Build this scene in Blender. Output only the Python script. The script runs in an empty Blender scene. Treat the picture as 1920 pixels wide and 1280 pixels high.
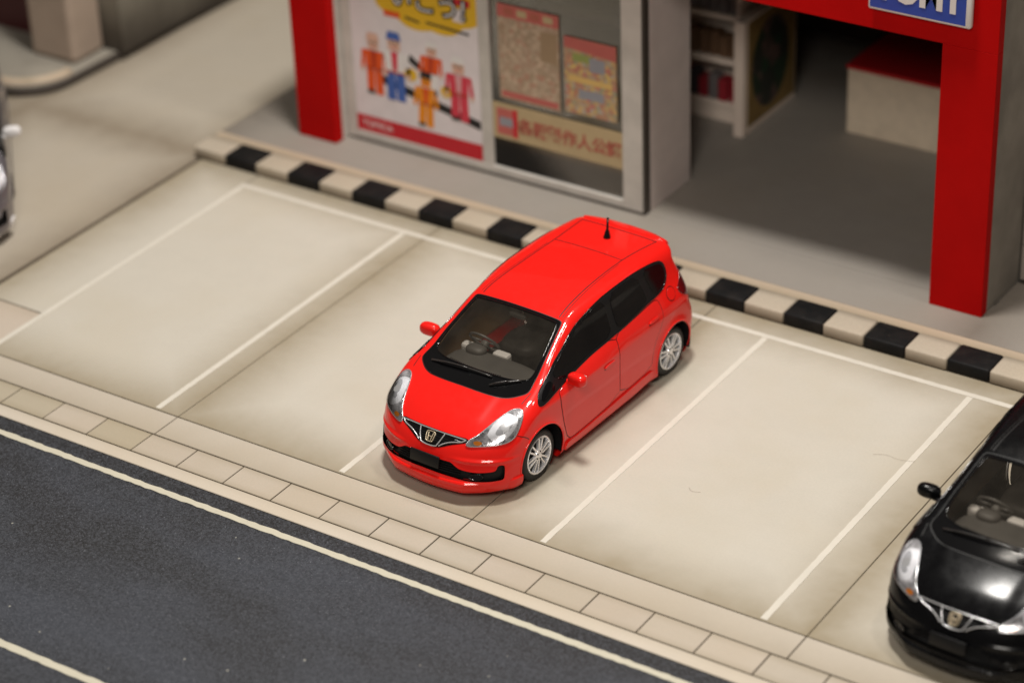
import bpy, bmesh, math, random
import numpy as np
from mathutils import Vector, Matrix
from mathutils.geometry import delaunay_2d_cdt

random.seed(7)
rng = np.random.default_rng(7)
S = bpy.context.scene
COL = S.collection

# ------------------------------------------------------------------ camera
def cam_axes(yaw, pitch, roll):
    cy, sy, cp, sp = math.cos(yaw), math.sin(yaw), math.cos(pitch), math.sin(pitch)
    fwd = Vector((-sy * cp, cy * cp, -sp))
    right = Vector((cy, sy, 0))
    up = right.cross(fwd)
    cr, sr = math.cos(roll), math.sin(roll)
    return right * cr + up * sr, up * cr - right * sr, fwd

cd = bpy.data.cameras.new('camera')
cam = bpy.data.objects.new('camera', cd)
COL.objects.link(cam)
r_, u_, f_ = cam_axes(0.60326659, 0.53364818, -0.04051232)
M = Matrix((r_, u_, -f_)).transposed().to_4x4()
M.translation = (17.15632744, -17.95692766, 15.16665588)
cam.matrix_world = M
cd.sensor_width = 36.0
cd.lens = 4909.22 / 1920 * 36.0
cd.clip_start = 0.5
cd.clip_end = 400
cd.dof.use_dof = True
cd.dof.focus_distance = 27.1
cd.dof.aperture_fstop = 0.27
S.camera = cam

# ------------------------------------------------------------------ light
S.view_settings.view_transform = 'Standard'
S.view_settings.look = 'None'
S.view_settings.exposure = 0.0
S.view_settings.gamma = 1.0
wd = bpy.data.worlds.new('World')
S.world = wd
wd.use_nodes = True
bg = wd.node_tree.nodes['Background']
bg.inputs[0].default_value = (1.0, 0.90, 0.78, 1)
bg.inputs[1].default_value = 0.085

def area(name, loc, target, size, power, color):
    ld = bpy.data.lights.new(name, 'AREA')
    ld.shape = 'DISK'
    ld.size = size
    ld.energy = power
    ld.color = color
    o = bpy.data.objects.new(name, ld)
    COL.objects.link(o)
    o.location = loc
    o.rotation_euler = (Vector(target) - Vector(loc)).to_track_quat('-Z', 'Y').to_euler()
    return o

area('ceiling_or_fill_lamp', (4.0, 2.5, 27), (3.5, 2, 0), 3.4, 6000, (1.0, 0.962, 0.905))
area('ceiling_or_fill_lamp', (2, 13, 27), (3, 2, 0), 3.0, 1200, (1.0, 0.93, 0.83))
area('ceiling_or_fill_lamp', (14, 5, 27), (4, 2, 0), 2.6, 1100, (1.0, 0.93, 0.85))
area('ceiling_or_fill_lamp', (13, -17, 19), (4, 6, 0), 7.0, 2800, (1.0, 0.94, 0.86))  # added frontal fill, brightens the shop interior and the car's side

# ------------------------------------------------------------------ helpers: objects
def link(o, parent=None):
    COL.objects.link(o)
    if parent is not None:
        o.parent = parent
    return o

def thing(name, label, cat, loc=(0, 0, 0), rz=0.0, group=None):
    o = link(bpy.data.objects.new(name, None))
    o.empty_display_size = 0.2
    o.location = loc
    o.rotation_euler = (0, 0, rz)
    tag(o, label, cat, group)
    return o

def tag(o, label, cat, group=None):
    o['label'] = label
    o['category'] = cat
    if group:
        o['group'] = group
    return o

def mesh_obj(name, verts, faces, mat, parent=None, smooth=False, normals=None, loc=None, rot=None, kind=None):
    me = bpy.data.meshes.new(name)
    me.from_pydata([tuple(map(float, v)) for v in verts], [], [tuple(map(int, f)) for f in faces])
    me.materials.append(mat)
    if smooth or normals is not None:
        me.polygons.foreach_set('use_smooth', [True] * len(me.polygons))
    if normals is not None:
        me.normals_split_custom_set_from_vertices([tuple(map(float, n)) for n in normals])
    o = link(bpy.data.objects.new(name, me), parent)
    if loc is not None:
        o.location = loc
    if rot is not None:
        o.rotation_euler = rot
    if kind:
        o['kind'] = kind
    return o

def bm_obj(name, bm, mat, parent=None, smooth=False, kind=None, angle=None):
    me = bpy.data.meshes.new(name)
    bm.normal_update()
    bm.to_mesh(me)
    bm.free()
    me.materials.append(mat)
    if smooth:
        me.polygons.foreach_set('use_smooth', [True] * len(me.polygons))
        if angle:
            me.set_sharp_from_angle(angle=math.radians(angle))
    o = link(bpy.data.objects.new(name, me), parent)
    if kind:
        o['kind'] = kind
    return o

def add_box(bm, x0, x1, y0, y1, z0, z1, bev=0.0, seg=1, mat=None):
    r = bmesh.ops.create_cube(bm, size=1.0)
    vs = r['verts']
    for v in vs:
        v.co = Vector(((x0 + x1) / 2 + v.co.x * (x1 - x0), (y0 + y1) / 2 + v.co.y * (y1 - y0), (z0 + z1) / 2 + v.co.z * (z1 - z0)))
    if mat is not None:
        for v in vs:
            v.co = mat @ v.co
    if bev > 0:
        es = list({e for v in vs for e in v.link_edges})
        bmesh.ops.bevel(bm, geom=es, offset=bev, segments=seg, affect='EDGES', profile=0.5)

def box(name, x0, x1, y0, y1, z0, z1, mat, parent=None, bev=0.0, seg=1, kind=None):
    bm = bmesh.new()
    add_box(bm, x0, x1, y0, y1, z0, z1, bev, seg)
    return bm_obj(name, bm, mat, parent, kind=kind)

def tube_data(pts, r, n=8, closed=False, cap=True):
    pts = [Vector(p) for p in pts]
    m = len(pts)
    V, F = [], []
    rr = r if hasattr(r, '__len__') else [r] * m
    ref = None
    for i, p in enumerate(pts):
        a = pts[(i - 1) % m] if (closed or i > 0) else p
        b = pts[(i + 1) % m] if (closed or i < m - 1) else p
        t = (b - a).normalized()
        if ref is None:
            ref = Vector((0, 0, 1)) if abs(t.z) < 0.9 else Vector((1, 0, 0))
        s = t.cross(ref)
        if s.length < 1e-6:
            s = t.orthogonal()
        s.normalize()
        q = s.cross(t).normalized()
        ref = q
        for k in range(n):
            an = 2 * math.pi * k / n
            V.append(p + (s * math.cos(an) + q * math.sin(an)) * rr[i])
    last = m if closed else m - 1
    for i in range(last):
        for k in range(n):
            a, b = i * n + k, i * n + (k + 1) % n
            c, d = ((i + 1) % m) * n + (k + 1) % n, ((i + 1) % m) * n + k
            F.append((a, b, c, d))
    if cap and not closed:
        F.append(tuple(range(n))[::-1])
        F.append(tuple(range((m - 1) * n, m * n)))
    return V, F

def tube(name, pts, r, mat, parent=None, n=8, closed=False):
    V, F = tube_data(pts, r, n, closed)
    return mesh_obj(name, V, F, mat, parent, smooth=True)

def join(parts):
    V, F = [], []
    for v, f in parts:
        b = len(V)
        V += list(v)
        F += [tuple(i + b for i in q) for q in f]
    return V, F

def lathe_data(prof, n=48, axis='y'):
    """prof: list of (radius, along-axis)"""
    V, F = [], []
    m = len(prof)
    for k in range(n):
        a = 2 * math.pi * k / n
        c, s = math.cos(a), math.sin(a)
        for r, h in prof:
            V.append((r * c, h, r * s) if axis == 'y' else (r * c, r * s, h))
    for k in range(n):
        for i in range(m - 1):
            a, b = k * m + i, k * m + i + 1
            c, d = ((k + 1) % n) * m + i + 1, ((k + 1) % n) * m + i
            F.append((a, b, c, d) if axis == 'y' else (a, d, c, b))
    return V, F

# ------------------------------------------------------------------ helpers: materials
class NB:
    def __init__(self, name):
        self.m = bpy.data.materials.new(name)
        self.m.use_nodes = True
        self.nt = self.m.node_tree
        self.p = self.nt.nodes['Principled BSDF']
        self.out = self.nt.nodes['Material Output']
    def n(self, t, **kw):
        nd = self.nt.nodes.new(t)
        for k, v in kw.items():
            setattr(nd, k, v)
        return nd
    def l(self, a, b):
        self.nt.links.new(a, b)
    def val(self, x, sock):
        if isinstance(x, (int, float)):
            sock.default_value = x
        elif isinstance(x, tuple):
            sock.default_value = x if len(x) == len(sock.default_value) else (*x, 1)
        else:
            self.l(x, sock)
    def math(self, op, a, b=0.0, c=None):
        nd = self.n('ShaderNodeMath', operation=op)
        self.val(a, nd.inputs[0])
        self.val(b, nd.inputs[1])
        if c is not None:
            self.val(c, nd.inputs[2])
        return nd.outputs[0]
    def mix(self, f, a, b, mode='MIX'):
        nd = self.n('ShaderNodeMix', data_type='RGBA', blend_type=mode)
        self.val(f, nd.inputs[0])
        self.val(a, nd.inputs[6])
        self.val(b, nd.inputs[7])
        return nd.outputs[2]
    def coords(self):
        if not hasattr(self, '_c'):
            g = self.n('ShaderNodeNewGeometry')
            self._c = g.outputs['Position']
            s = self.n('ShaderNodeSeparateXYZ')
            self.l(self._c, s.inputs[0])
            self.x, self.y, self.z = s.outputs
        return self._c
    def obj(self):
        if not hasattr(self, '_o'):
            self._o = self.n('ShaderNodeTexCoord').outputs['Object']
        return self._o
    def noise(self, scale, detail=3, rough=0.55, vec=None, w=0):
        nd = self.n('ShaderNodeTexNoise')
        nd.inputs['Scale'].default_value = scale
        nd.inputs['Detail'].default_value = detail
        nd.inputs['Roughness'].default_value = rough
        self.l(vec if vec is not None else self.coords(), nd.inputs['Vector'])
        return nd.outputs['Fac']
    def ramp(self, f, a, b, lo=0.0, hi=1.0, smooth=True):
        nd = self.n('ShaderNodeMapRange', interpolation_type='SMOOTHSTEP' if smooth else 'LINEAR')
        self.val(f, nd.inputs[0])
        nd.inputs[1].default_value = a
        nd.inputs[2].default_value = b
        nd.inputs[3].default_value = lo
        nd.inputs[4].default_value = hi
        return nd.outputs[0]
    def base(self, c):
        self.val(c, self.p.inputs['Base Color'])
    def rough(self, r):
        self.val(r, self.p.inputs['Roughness'])
    def bump(self, h, strength=0.2, dist=0.01):
        b = self.n('ShaderNodeBump')
        b.inputs['Strength'].default_value = strength
        b.inputs['Distance'].default_value = dist
        self.l(h, b.inputs['Height'])
        self.l(b.outputs[0], self.p.inputs['Normal'])

def simple(name, col, rough=0.5, metal=0.0, coat=0.0, spec=0.5, var=0.0, vscale=6.0, bump=0.0, bscale=60.0):
    b = NB(name)
    if var > 0:
        f = b.noise(vscale, 4)
        c2 = tuple(max(0, x * (1 - var)) for x in col)
        b.base(b.mix(b.ramp(f, 0.3, 0.7), col, c2))
    else:
        b.base(col)
    b.rough(rough)
    b.p.inputs['Metallic'].default_value = metal
    b.p.inputs['Coat Weight'].default_value = coat
    b.p.inputs['Coat Roughness'].default_value = 0.03
    b.p.inputs['Specular IOR Level'].default_value = spec
    if bump > 0:
        b.bump(b.noise(bscale, 3), bump, 0.01)
    return b.m

def paint(name, col, rough=0.32, bump=0.018, coat=0.65, cr=0.045):
    b = NB(name)
    o = b.obj()
    b.base(col)
    b.rough(b.ramp(b.noise(9.0, 4, vec=o), 0.3, 0.7, rough - 0.04, rough + 0.06))
    b.p.inputs['Coat Weight'].default_value = coat
    b.p.inputs['Coat Roughness'].default_value = cr
    b.p.inputs['Specular IOR Level'].default_value = 0.10
    b.bump(b.noise(34.0, 2, vec=o), bump, 0.006)
    return b.m

def concrete(name, col, dirt, xs=(), ys=(), zs=(), reach=0.55, amount=0.75, spec=0.25, grain=0.10):
    """printed concrete with airbrushed grime hugging the slab joints xs / ys"""
    b = NB(name)
    b.coords()
    d = None
    for s, vals in ((b.x, xs), (b.y, ys), (b.z, zs)):
        for v in vals:
            a = b.math('ABSOLUTE', b.math('SUBTRACT', s, v))
            d = a if d is None else b.math('MINIMUM', d, a)
    big = b.noise(0.55, 4)
    mid = b.noise(2.3, 4, 0.6)
    fine = b.noise(38, 3)
    c = b.mix(b.ramp(mid, 0.3, 0.75, 0, 0.5), col, tuple(x * 0.90 for x in col))
    c = b.mix(b.ramp(big, 0.42, 0.70, 0, 0.6), c, tuple(x * y for x, y in zip(col, (0.93, 0.90, 0.84))))
    if d is not None:
        dd = b.math('ADD', d, b.math('MULTIPLY', b.math('SUBTRACT', big, 0.5), 0.9 * reach))
        w = b.math('POWER', b.ramp(dd, 0.0, reach, 1, 0, smooth=False), 1.4)
        w = b.math('MULTIPLY', w, b.ramp(mid, 0.2, 0.8, amount * 0.75, amount))
        c = b.mix(w, c, dirt)
    sp = b.noise(130, 2, 0.7)
    c = b.mix(b.ramp(sp, 0.70, 0.80, 0, 0.35), c, tuple(x * 0.45 for x in col))
    c = b.mix(b.ramp(fine, 0.3, 0.7, 0, grain), c, tuple(x * 0.6 for x in col))
    b.base(c)
    b.rough(b.ramp(mid, 0.3, 0.7, 0.5, 0.68))
    b.p.inputs['Specular IOR Level'].default_value = spec
    b.bump(fine, 0.12, 0.006)
    return b.m

def asphalt(name):
    b = NB(name)
    b.coords()
    fine = b.noise(42, 3, 0.85)
    vf = b.noise(62, 2, 0.8)
    mp = b.n('ShaderNodeMapping')
    mp.inputs['Scale'].default_value = (0.35, 0.9, 1)
    mp.inputs['Rotation'].default_value = (0, 0, 0.25)
    b.l(b.coords(), mp.inputs[0])
    big = b.noise(0.9, 3, 0.5, vec=mp.outputs[0])
    c = b.mix(b.ramp(big, 0.32, 0.68), (0.014, 0.0135, 0.014), (0.036, 0.040, 0.051))
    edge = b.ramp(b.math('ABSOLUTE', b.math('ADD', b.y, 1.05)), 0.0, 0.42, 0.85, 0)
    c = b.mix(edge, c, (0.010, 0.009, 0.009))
    c = b.mix(b.ramp(fine, 0.40, 0.66, 0, 1), c, b.mix(0.6, c, (0.086, 0.092, 0.108)))
    c = b.mix(b.ramp(fine, 0.46, 0.30, 0, 0.7), c, (0.012, 0.011, 0.011))
    c = b.mix(b.ramp(vf, 0.64, 0.74, 0, 0.8), c, (0.26, 0.27, 0.30))
    vo = b.n('ShaderNodeTexVoronoi', feature='F1')
    vo.inputs['Scale'].default_value = 3.9
    b.l(b.coords(), vo.inputs['Vector'])
    dot = b.ramp(vo.outputs['Distance'], 0.035, 0.060, 0.8, 0)
    dot = b.math('MULTIPLY', dot, b.ramp(b.noise(0.7, 1), 0.50, 0.56))
    c = b.mix(dot, c, (0.42, 0.41, 0.36))
    b.base(c)
    b.rough(0.62)
    b.p.inputs['Specular IOR Level'].default_value = 0.35
    b.bump(fine, 0.35, 0.012)
    return b.m

def line_paint(name, col, under, wear=0.5):
    b = NB(name)
    b.coords()
    f = b.noise(30, 4, 0.65)
    g = b.noise(4, 3)
    c = b.mix(b.ramp(g, 0.3, 0.7, 0, 0.35), col, tuple(x * 0.86 for x in col))
    c = b.mix(b.ramp(f, 0.60, 0.78, 0, wear), c, under)
    b.base(c)
    b.rough(0.6)
    b.p.inputs['Specular IOR Level'].default_value = 0.3
    return b.m

def glass_mat(name, tint, rough=0.02, veil=0.0):
    b = NB(name)
    t = b.n('ShaderNodeBsdfTransparent')
    t.inputs[0].default_value = (*tint, 1)
    g = b.n('ShaderNodeBsdfGlossy')
    g.inputs['Roughness'].default_value = rough
    lw = b.n('ShaderNodeFresnel')
    lw.inputs['IOR'].default_value = 1.5
    mx = b.n('ShaderNodeMixShader')
    b.l(lw.outputs[0], mx.inputs[0])
    b.l(t.outputs[0], mx.inputs[1])
    b.l(g.outputs[0], mx.inputs[2])
    if veil:
        df = b.n('ShaderNodeBsdfDiffuse')
        df.inputs[0].default_value = (0.42, 0.36, 0.29, 1)
        m2 = b.n('ShaderNodeMixShader')
        b.val(b.ramp(b.noise(5, 4, vec=b.obj()), 0.3, 0.7, veil * 0.7, veil * 1.3), m2.inputs[0])
        b.l(mx.outputs[0], m2.inputs[1])
        b.l(df.outputs[0], m2.inputs[2])
        mx = m2
    b.l(mx.outputs[0], b.out.inputs[0])
    return b.m

# ------------------------------------------------------------------ materials
CON = (0.545, 0.508, 0.440)
DIRT = (0.290, 0.238, 0.158)
m_slab = concrete('printed_concrete', CON, DIRT, xs=(-3.5, 0.306, 4.2, 8.05), ys=(0.0, 5.05), reach=0.85, amount=0.98)
m_strip = concrete('strip_concrete', (0.500, 0.443, 0.368), DIRT, ys=(-0.41,), reach=0.35, amount=0.45)
m_pale = concrete('pinkish_concrete', (0.525, 0.450, 0.375), DIRT, ys=(0.955,), reach=0.25, amount=0.35)
m_lane = concrete('lane_concrete', (0.445, 0.395, 0.325), (0.20, 0.155, 0.105), xs=(-3.5, -6.6), ys=(5.2,), reach=0.85, amount=0.80)
m_joint = simple('joint_grime', (0.085, 0.062, 0.038), 0.85, var=0.4, vscale=3)
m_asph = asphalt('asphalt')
m_white = line_paint('parking_line_paint', (0.635, 0.595, 0.52), CON, 0.65)
m_cream = line_paint('road_line_paint', (0.56, 0.525, 0.42), (0.12, 0.115, 0.105), 0.6)
m_kb = concrete('kerb_beige', (0.50, 0.43, 0.34), (0.110, 0.084, 0.056), ys=(5.46,), zs=(0.0,), reach=0.15, amount=1.0, grain=0.25)
nk = NB('kerb_black')
nk.coords()
chip = nk.ramp(nk.noise(16, 5, 0.7), 0.70, 0.74, 0, 0.8)
nk.base(nk.mix(chip, nk.mix(nk.ramp(nk.noise(5, 3), 0.35, 0.75), (0.005, 0.005, 0.0055), (0.014, 0.012, 0.011)), (0.20, 0.165, 0.125)))
nk.rough(0.6)
nk.p.inputs['Specular IOR Level'].default_value = 0.2
nk.bump(nk.noise(40, 3), 0.2, 0.01)
m_kk = nk.m
m_pave = concrete('pavement_grey', (0.310, 0.280, 0.248), (0.130, 0.105, 0.080), xs=(-3.6, 7.1), reach=0.75, amount=0.7)
m_edging = concrete('edging_beige', (0.50, 0.40, 0.30), DIRT, ys=(5.47,), reach=0.15, amount=0.6)
m_shopfloor = concrete('shop_floor', (0.330, 0.300, 0.266), (0.20, 0.17, 0.14), ys=(11,), reach=1.0)
m_table = simple('table_board', (0.12, 0.10, 0.08), 0.7, var=0.3, vscale=0.6)

# ------------------------------------------------------------------ setting: ground, road, parking lot
g = mesh_obj('ground', [(-60, -60, -0.08), (60, -60, -0.08), (60, 60, -0.08), (-60, 60, -0.08)], [(0, 1, 2, 3)], m_table, kind='structure')

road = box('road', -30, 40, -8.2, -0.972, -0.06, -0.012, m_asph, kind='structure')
def strip(name, x0, x1, y0, y1, z, mat, parent, jitter=0.0, step=0.12, h=0.004):
    """thin painted strip with slightly uneven long edges"""
    lx = (x1 - x0) >= (y1 - y0)
    a, b = (x0, x1) if lx else (y0, y1)
    n = max(2, int((b - a) / step))
    V, F = [], []
    for i in range(n + 1):
        t = a + (b - a) * i / n
        j0, j1 = random.uniform(-jitter, jitter), random.uniform(-jitter, jitter)
        if lx:
            V += [(t, y0 + j0, z), (t, y1 + j1, z), (t, y0 + j0, z + h), (t, y1 + j1, z + h)]
        else:
            V += [(x1 + j0, t, z), (x0 + j1, t, z), (x1 + j0, t, z + h), (x0 + j1, t, z + h)]
    for i in range(n):
        p, q = 4 * i, 4 * i + 4
        F += [(p + 2, q + 2, q + 3, p + 3), (p, q, q + 2, p + 2), (p + 1, p + 3, q + 3, q + 1)]
    F += [(0, 2, 3, 1), (4 * n, 4 * n + 1, 4 * n + 3, 4 * n + 2)]
    return mesh_obj(name, V, F, mat, parent)
strip('road_line', -26, 36, -1.256, -1.176, -0.010, m_cream, road, 0.007, 0.07)
strip('road_line', -26, 36, -4.084, -3.998, -0.010, m_cream, road, 0.007, 0.07)

lot = box('parking_lot', -3.53, 13.0, -0.972, 5.06, -0.065, -0.016, m_joint, kind='structure')
def slab(name, x0, x1, y0, y1, mat, gap=0.006, bev=0.004, z1=0.0):
    return box(name, x0 + gap, x1 - gap, y0 + gap, y1 - gap, -0.0158, z1, mat, lot, bev)
XS = (0.306, 4.2, 8.05, 13.0)
slab('slab', -3.49, -2.53, 0.955, 5.06, m_slab, 0.010)
slab('slab', -3.49, -2.53, 0.0, 0.955, m_pale, 0.010)
slab('slab', -2.53, 0.306, 0.0, 5.06, m_slab)
for a, b in zip(XS[:-1], XS[1:]):
    slab('slab', a, b, 0.0, 5.06, m_slab, 0.005)
xs = (-3.53, 0.306, 4.2, 8.05, 13.0)
for a, b in zip(xs[:-1], xs[1:]):
    slab('border_slab', a, b, -0.405, -0.004, m_strip, 0.007)
tile_mats = []
for k in range(5):
    t = rng.uniform(-0.03, 0.03, 3)
    cc = (0.50 + t[0], 0.437 + t[0] * 0.9 + t[1] * 0.15, 0.360 + t[0] * 0.8 + t[2] * 0.15) if k else (0.43, 0.375, 0.285)
    tile_mats.append(concrete('tile_concrete', cc, DIRT, ys=(-0.41, -0.785), reach=0.12, amount=0.55))
x = 0.29 - 6 * 0.633
k = 0
while x < 13:
    mt = tile_mats[0] if x < 0.1 and random.random() < 0.7 else tile_mats[random.randint(1, 4)]
    slab('tile', x, x + 0.633, -0.785, -0.410, mt, 0.0075, 0.004, random.uniform(-0.002, 0.001))
    x += 0.633
slab('border_slab', -3.53, 13.0, -0.972, -0.790, concrete('border_concrete', (0.58, 0.515, 0.43), DIRT, ys=(-0.79,), reach=0.12, amount=0.3), 0.004, 0.006)
for i in range(-1, 5):
    X = i * 2.5234
    strip('parking_line', X - 0.035, X + 0.035, 0.022, 4.682, 0.0005, m_white, lot, 0.003, 0.05)
strip('parking_line', -2.57, 12.9, 4.688, 4.762, 0.0005, m_white, lot, 0.003, 0.05)

lane = box('lane', -30, -3.545, -0.972, 40, -0.065, -0.002, m_lane, kind='structure')

# ------------------------------------------------------------------ striped kerb and shop pavement
kerb = box('kerb', -3.60, 16.0, 5.068, 5.452, -0.06, 0.02, m_joint, kind='structure')
kb_mesh = {}
for k in range(-15, 23):
    x0 = 4.05 + 0.51 * k
    if k == -15:
        x0w = x0
    dark = (k % 2 == 0)
    bm = bmesh.new()
    e = random.uniform(-0.006, 0.006)
    add_box(bm, max(x0, -3.60) + 0.003, x0 + 0.51 - 0.003, 5.045 + e, 5.44, 0.003, 0.158 + random.uniform(-0.004, 0.004), 0.024, 3)
    o = bm_obj('kerb_block', bm, m_kk if dark else m_kb, kerb, smooth=True, angle=50)
pave = box('pavement', -3.60, 24.0, 5.62, 6.40, -0.06, 0.130, m_pave, kind='structure')
box('edging', -3.60, 24.0, 5.455, 5.618, -0.06, 0.131, m_edging, pave, 0.006)
box('wall_footing_strip', -3.60, -2.66, 6.402, 12.0, -0.06, 0.130, m_pave, pave)
box('side_strip', 7.06, 24.0, 6.402, 7.06, -0.06, 0.130, m_pave, pave)

# ------------------------------------------------------------------ toy shop
m_red = simple('shop_red', (0.46, 0.003, 0.003), 0.55, spec=0.06, var=0.10, vscale=1.5)
m_frame = simple('frame_cream', (0.60, 0.56, 0.51), 0.5, var=0.15, vscale=3)
m_wallp = simple('partition_pink_white', (0.74, 0.65, 0.61), 0.6, var=0.10, vscale=2.0)
m_trim = simple('dark_trim', (0.06, 0.05, 0.04), 0.6)
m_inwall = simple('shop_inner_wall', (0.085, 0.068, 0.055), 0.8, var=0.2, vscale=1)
m_gwall = simple('grey_wall', (0.30, 0.27, 0.23), 0.75, var=0.35, vscale=1.2)
m_pane = glass_mat('window_glass', (0.88, 0.86, 0.83))

shop = thing('toy_shop', 'red framed toy shop with glass front and open doorway behind the striped kerb', 'shop', (2.2, 6.2, 0.13))
def sp(name, x0, x1, y0, y1, z0, z1, mat, bev=0.008, parent=None):
    bm = bmesh.new()
    add_box(bm, x0 - 2.2, x1 - 2.2, y0 - 6.2, y1 - 6.2, z0 - 0.13, z1 - 0.13, bev)
    return bm_obj(name, bm, mat, parent or shop)
sp('floor', -2.62, 7.04, 6.404, 12.4, 0.0, 0.131, m_shopfloor, 0)
sp('pillar', -2.64, -2.03, 6.06, 6.22, 0.131, 3.37, m_red, 0.012)
sp('pillar', 6.39, 7.04, 6.10, 6.24, 0.131, 3.37, m_red, 0.004)
fas = sp('fascia', -2.64, 7.04, 6.10, 6.24, 3.3705, 4.3, m_red, 0.004)
sp('door_frame', -2.03, -1.89, 6.33, 6.46, 0.131, 3.368, m_frame)
sp('back_post', -2.62, -2.04, 6.225, 6.46, 0.131, 3.368, m_frame)
wf = sp('window_frame', -1.888, 2.155, 6.34, 6.44, 0.131, 0.262, m_frame)
sp('mullion', 0.085, 0.245, 6.345, 6.435, 0.264, 3.3, m_frame)
sp('mullion', 2.158, 2.44, 6.335, 6.45, 0.131, 3.368, m_frame)
sp('window_sill', -2.02, 2.47, 6.325, 6.338, 0.131, 0.165, m_trim, 0.003)
sp('head_rail', -1.888, 2.155, 6.345, 6.435, 3.302, 3.368, m_frame)
sp('corner_trim', 2.442, 2.474, 6.338, 6.47, 0.131, 3.368, m_trim, 0.004)
sp('partition', 2.20, 2.472, 6.472, 7.44, 0.131, 3.368, m_wallp, 0.006)
sp('window', 0.247, 2.156, 6.384, 6.392, 0.264, 3.30, m_pane, 0)
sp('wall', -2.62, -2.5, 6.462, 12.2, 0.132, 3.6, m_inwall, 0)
sp('wall', 6.92, 7.04, 6.245, 12.2, 0.132, 4.3, m_gwall, 0)
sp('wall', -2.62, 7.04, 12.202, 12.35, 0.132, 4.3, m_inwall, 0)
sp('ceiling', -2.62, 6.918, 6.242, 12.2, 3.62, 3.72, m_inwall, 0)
sp('roof', -2.66, 7.06, 6.242, 12.4, 4.302, 4.4, m_gwall, 0)

# flat prints ------------------------------------------------------
def ink(name, col, rough=0.55):
    return simple(name, col, rough, spec=0.35, var=0.06, vscale=5)
m_paper = ink('poster_paper', (0.78, 0.71, 0.72))
m_pred = ink('ink_red', (0.58, 0.02, 0.03))
m_yel = ink('ink_yellow', (0.78, 0.47, 0.02))
m_orange = ink('ink_orange', (0.78, 0.10, 0.015))
m_amber_ink = ink('ink_amber', (0.85, 0.28, 0.01))
m_blue = ink('ink_blue', (0.06, 0.13, 0.42))
m_black_ink = ink('ink_black', (0.02, 0.018, 0.018))
m_skin = ink('ink_skin', (0.72, 0.45, 0.34))
m_pinkred = ink('ink_crimson', (0.66, 0.05, 0.08))
m_grey_ink = ink('ink_grey', (0.30, 0.30, 0.33))
m_white_ink = ink('ink_white', (0.80, 0.76, 0.74))

def flat(name, poly, y, mat, parent, off):
    """flat printed shape in the XZ plane, facing -Y, in the parent's frame"""
    V = [(p[0] - off[0], y - off[1], p[1] - off[2]) for p in poly]
    bm = bmesh.new()
    vs = [bm.verts.new(v) for v in V]
    f = bm.faces.new(vs)
    f.normal_update()
    if f.normal.y > 0:
        f.normal_flip()
    bmesh.ops.triangulate(bm, faces=bm.faces[:])
    return bm_obj(name, bm, mat, parent)

def rect(x0, x1, z0, z1):
    return [(x0, z0), (x1, z0), (x1, z1), (x0, z1)]
def ell(cx, cz, rx, rz, n=16):
    return [(cx + rx * math.cos(2 * math.pi * k / n), cz + rz * math.sin(2 * math.pi * k / n)) for k in range(n)]

def text_mesh(name, body, size, mat, parent, loc, rot=(math.pi / 2, 0, 0), extrude=0.003, offset=0.0, sx=1.0, sz=1.0, shear=0.0):
    cu = bpy.data.curves.new(name, 'FONT')
    cu.body = body
    cu.size = size
    cu.extrude = extrude
    cu.offset = offset
    cu.shear = shear
    cu.resolution_u = 3
    cu.align_x = 'CENTER'
    tmp = bpy.data.objects.new('lettering_source', cu)
    COL.objects.link(tmp)
    me = bpy.data.meshes.new_from_object(tmp.evaluated_get(bpy.context.evaluated_depsgraph_get()))
    bpy.data.objects.remove(tmp)
    bpy.data.curves.remove(cu)
    me.name = name
    me.materials.clear()
    me.materials.append(mat)
    o = link(bpy.data.objects.new(name, me), parent)
    o.location = loc
    o.rotation_euler = rot
    o.scale = (sx, sz, 1)
    return o

# big poster on the left window ------------------------------------
P0 = (-0.9, 6.36, 0.27)
post = tag(box('poster', -0.985, 0.980, -0.006, 0.006, 0.0, 2.75, m_paper, None), 'large white poster of toy workers with yellow burst, filling the left shop window', 'poster')
post.location = P0
PY0 = P0[1] - 0.0075
def pf(name, poly, mat, lift=0):
    return flat(name, poly, PY0 - lift * 0.0025, mat, post, P0)
red_band = pf('red_band', rect(-1.885, 0.080, 0.271, 0.50), m_pred)
text_mesh('lettering', 'TOMICA', 0.125, m_white_ink, post, (-0.66, -0.0105, 0.075), sx=1.0, extrude=0.001)
burst = []
for k in range(64):
    a = 2 * math.pi * k / 64
    rr = 1 + 0.11 * abs(math.sin(a * 4.5 + 0.4)) - 0.05
    burst.append((-0.70 + 0.83 * rr * math.cos(a), 2.36 + 0.47 * rr * math.sin(a)))
burst = [(min(max(bx, -1.88), 0.075), bz) for bx, bz in burst]
pf('yellow_burst', burst, m_yel)
text_mesh('lettering', 'いこう!', 0.36, m_black_ink, post, (0.24, -0.013, 1.90), offset=0.026, extrude=0.001)
text_mesh('lettering', 'いこう!', 0.36, m_white_ink, post, (0.24, -0.017, 1.90), offset=-0.002, extrude=0.001)
pf('ink_stroke', [(-1.02, 2.005), (-0.80, 1.975), (-0.80, 2.005), (-1.02, 2.04)], m_black_ink, 1)
pf('ink_stroke', [(-0.70, 2.00), (-0.05, 1.965), (-0.05, 2.0), (-0.70, 2.03)], m_black_ink, 1)
pf('ink_stroke', rect(-1.35, -1.10, 1.98, 2.06), m_orange, 1)
pf('ink_stroke', rect(-0.28, -0.12, 2.12, 2.30), m_paper, 1)
pf('ink_stroke', rect(-0.30, -0.02, 2.34, 2.44), m_pred, 1)
m_dkor = ink('ink_dark_orange', (0.50, 0.045, 0.01))
m_salm2 = ink('ink_pale_pink', (0.70, 0.35, 0.36))
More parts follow.
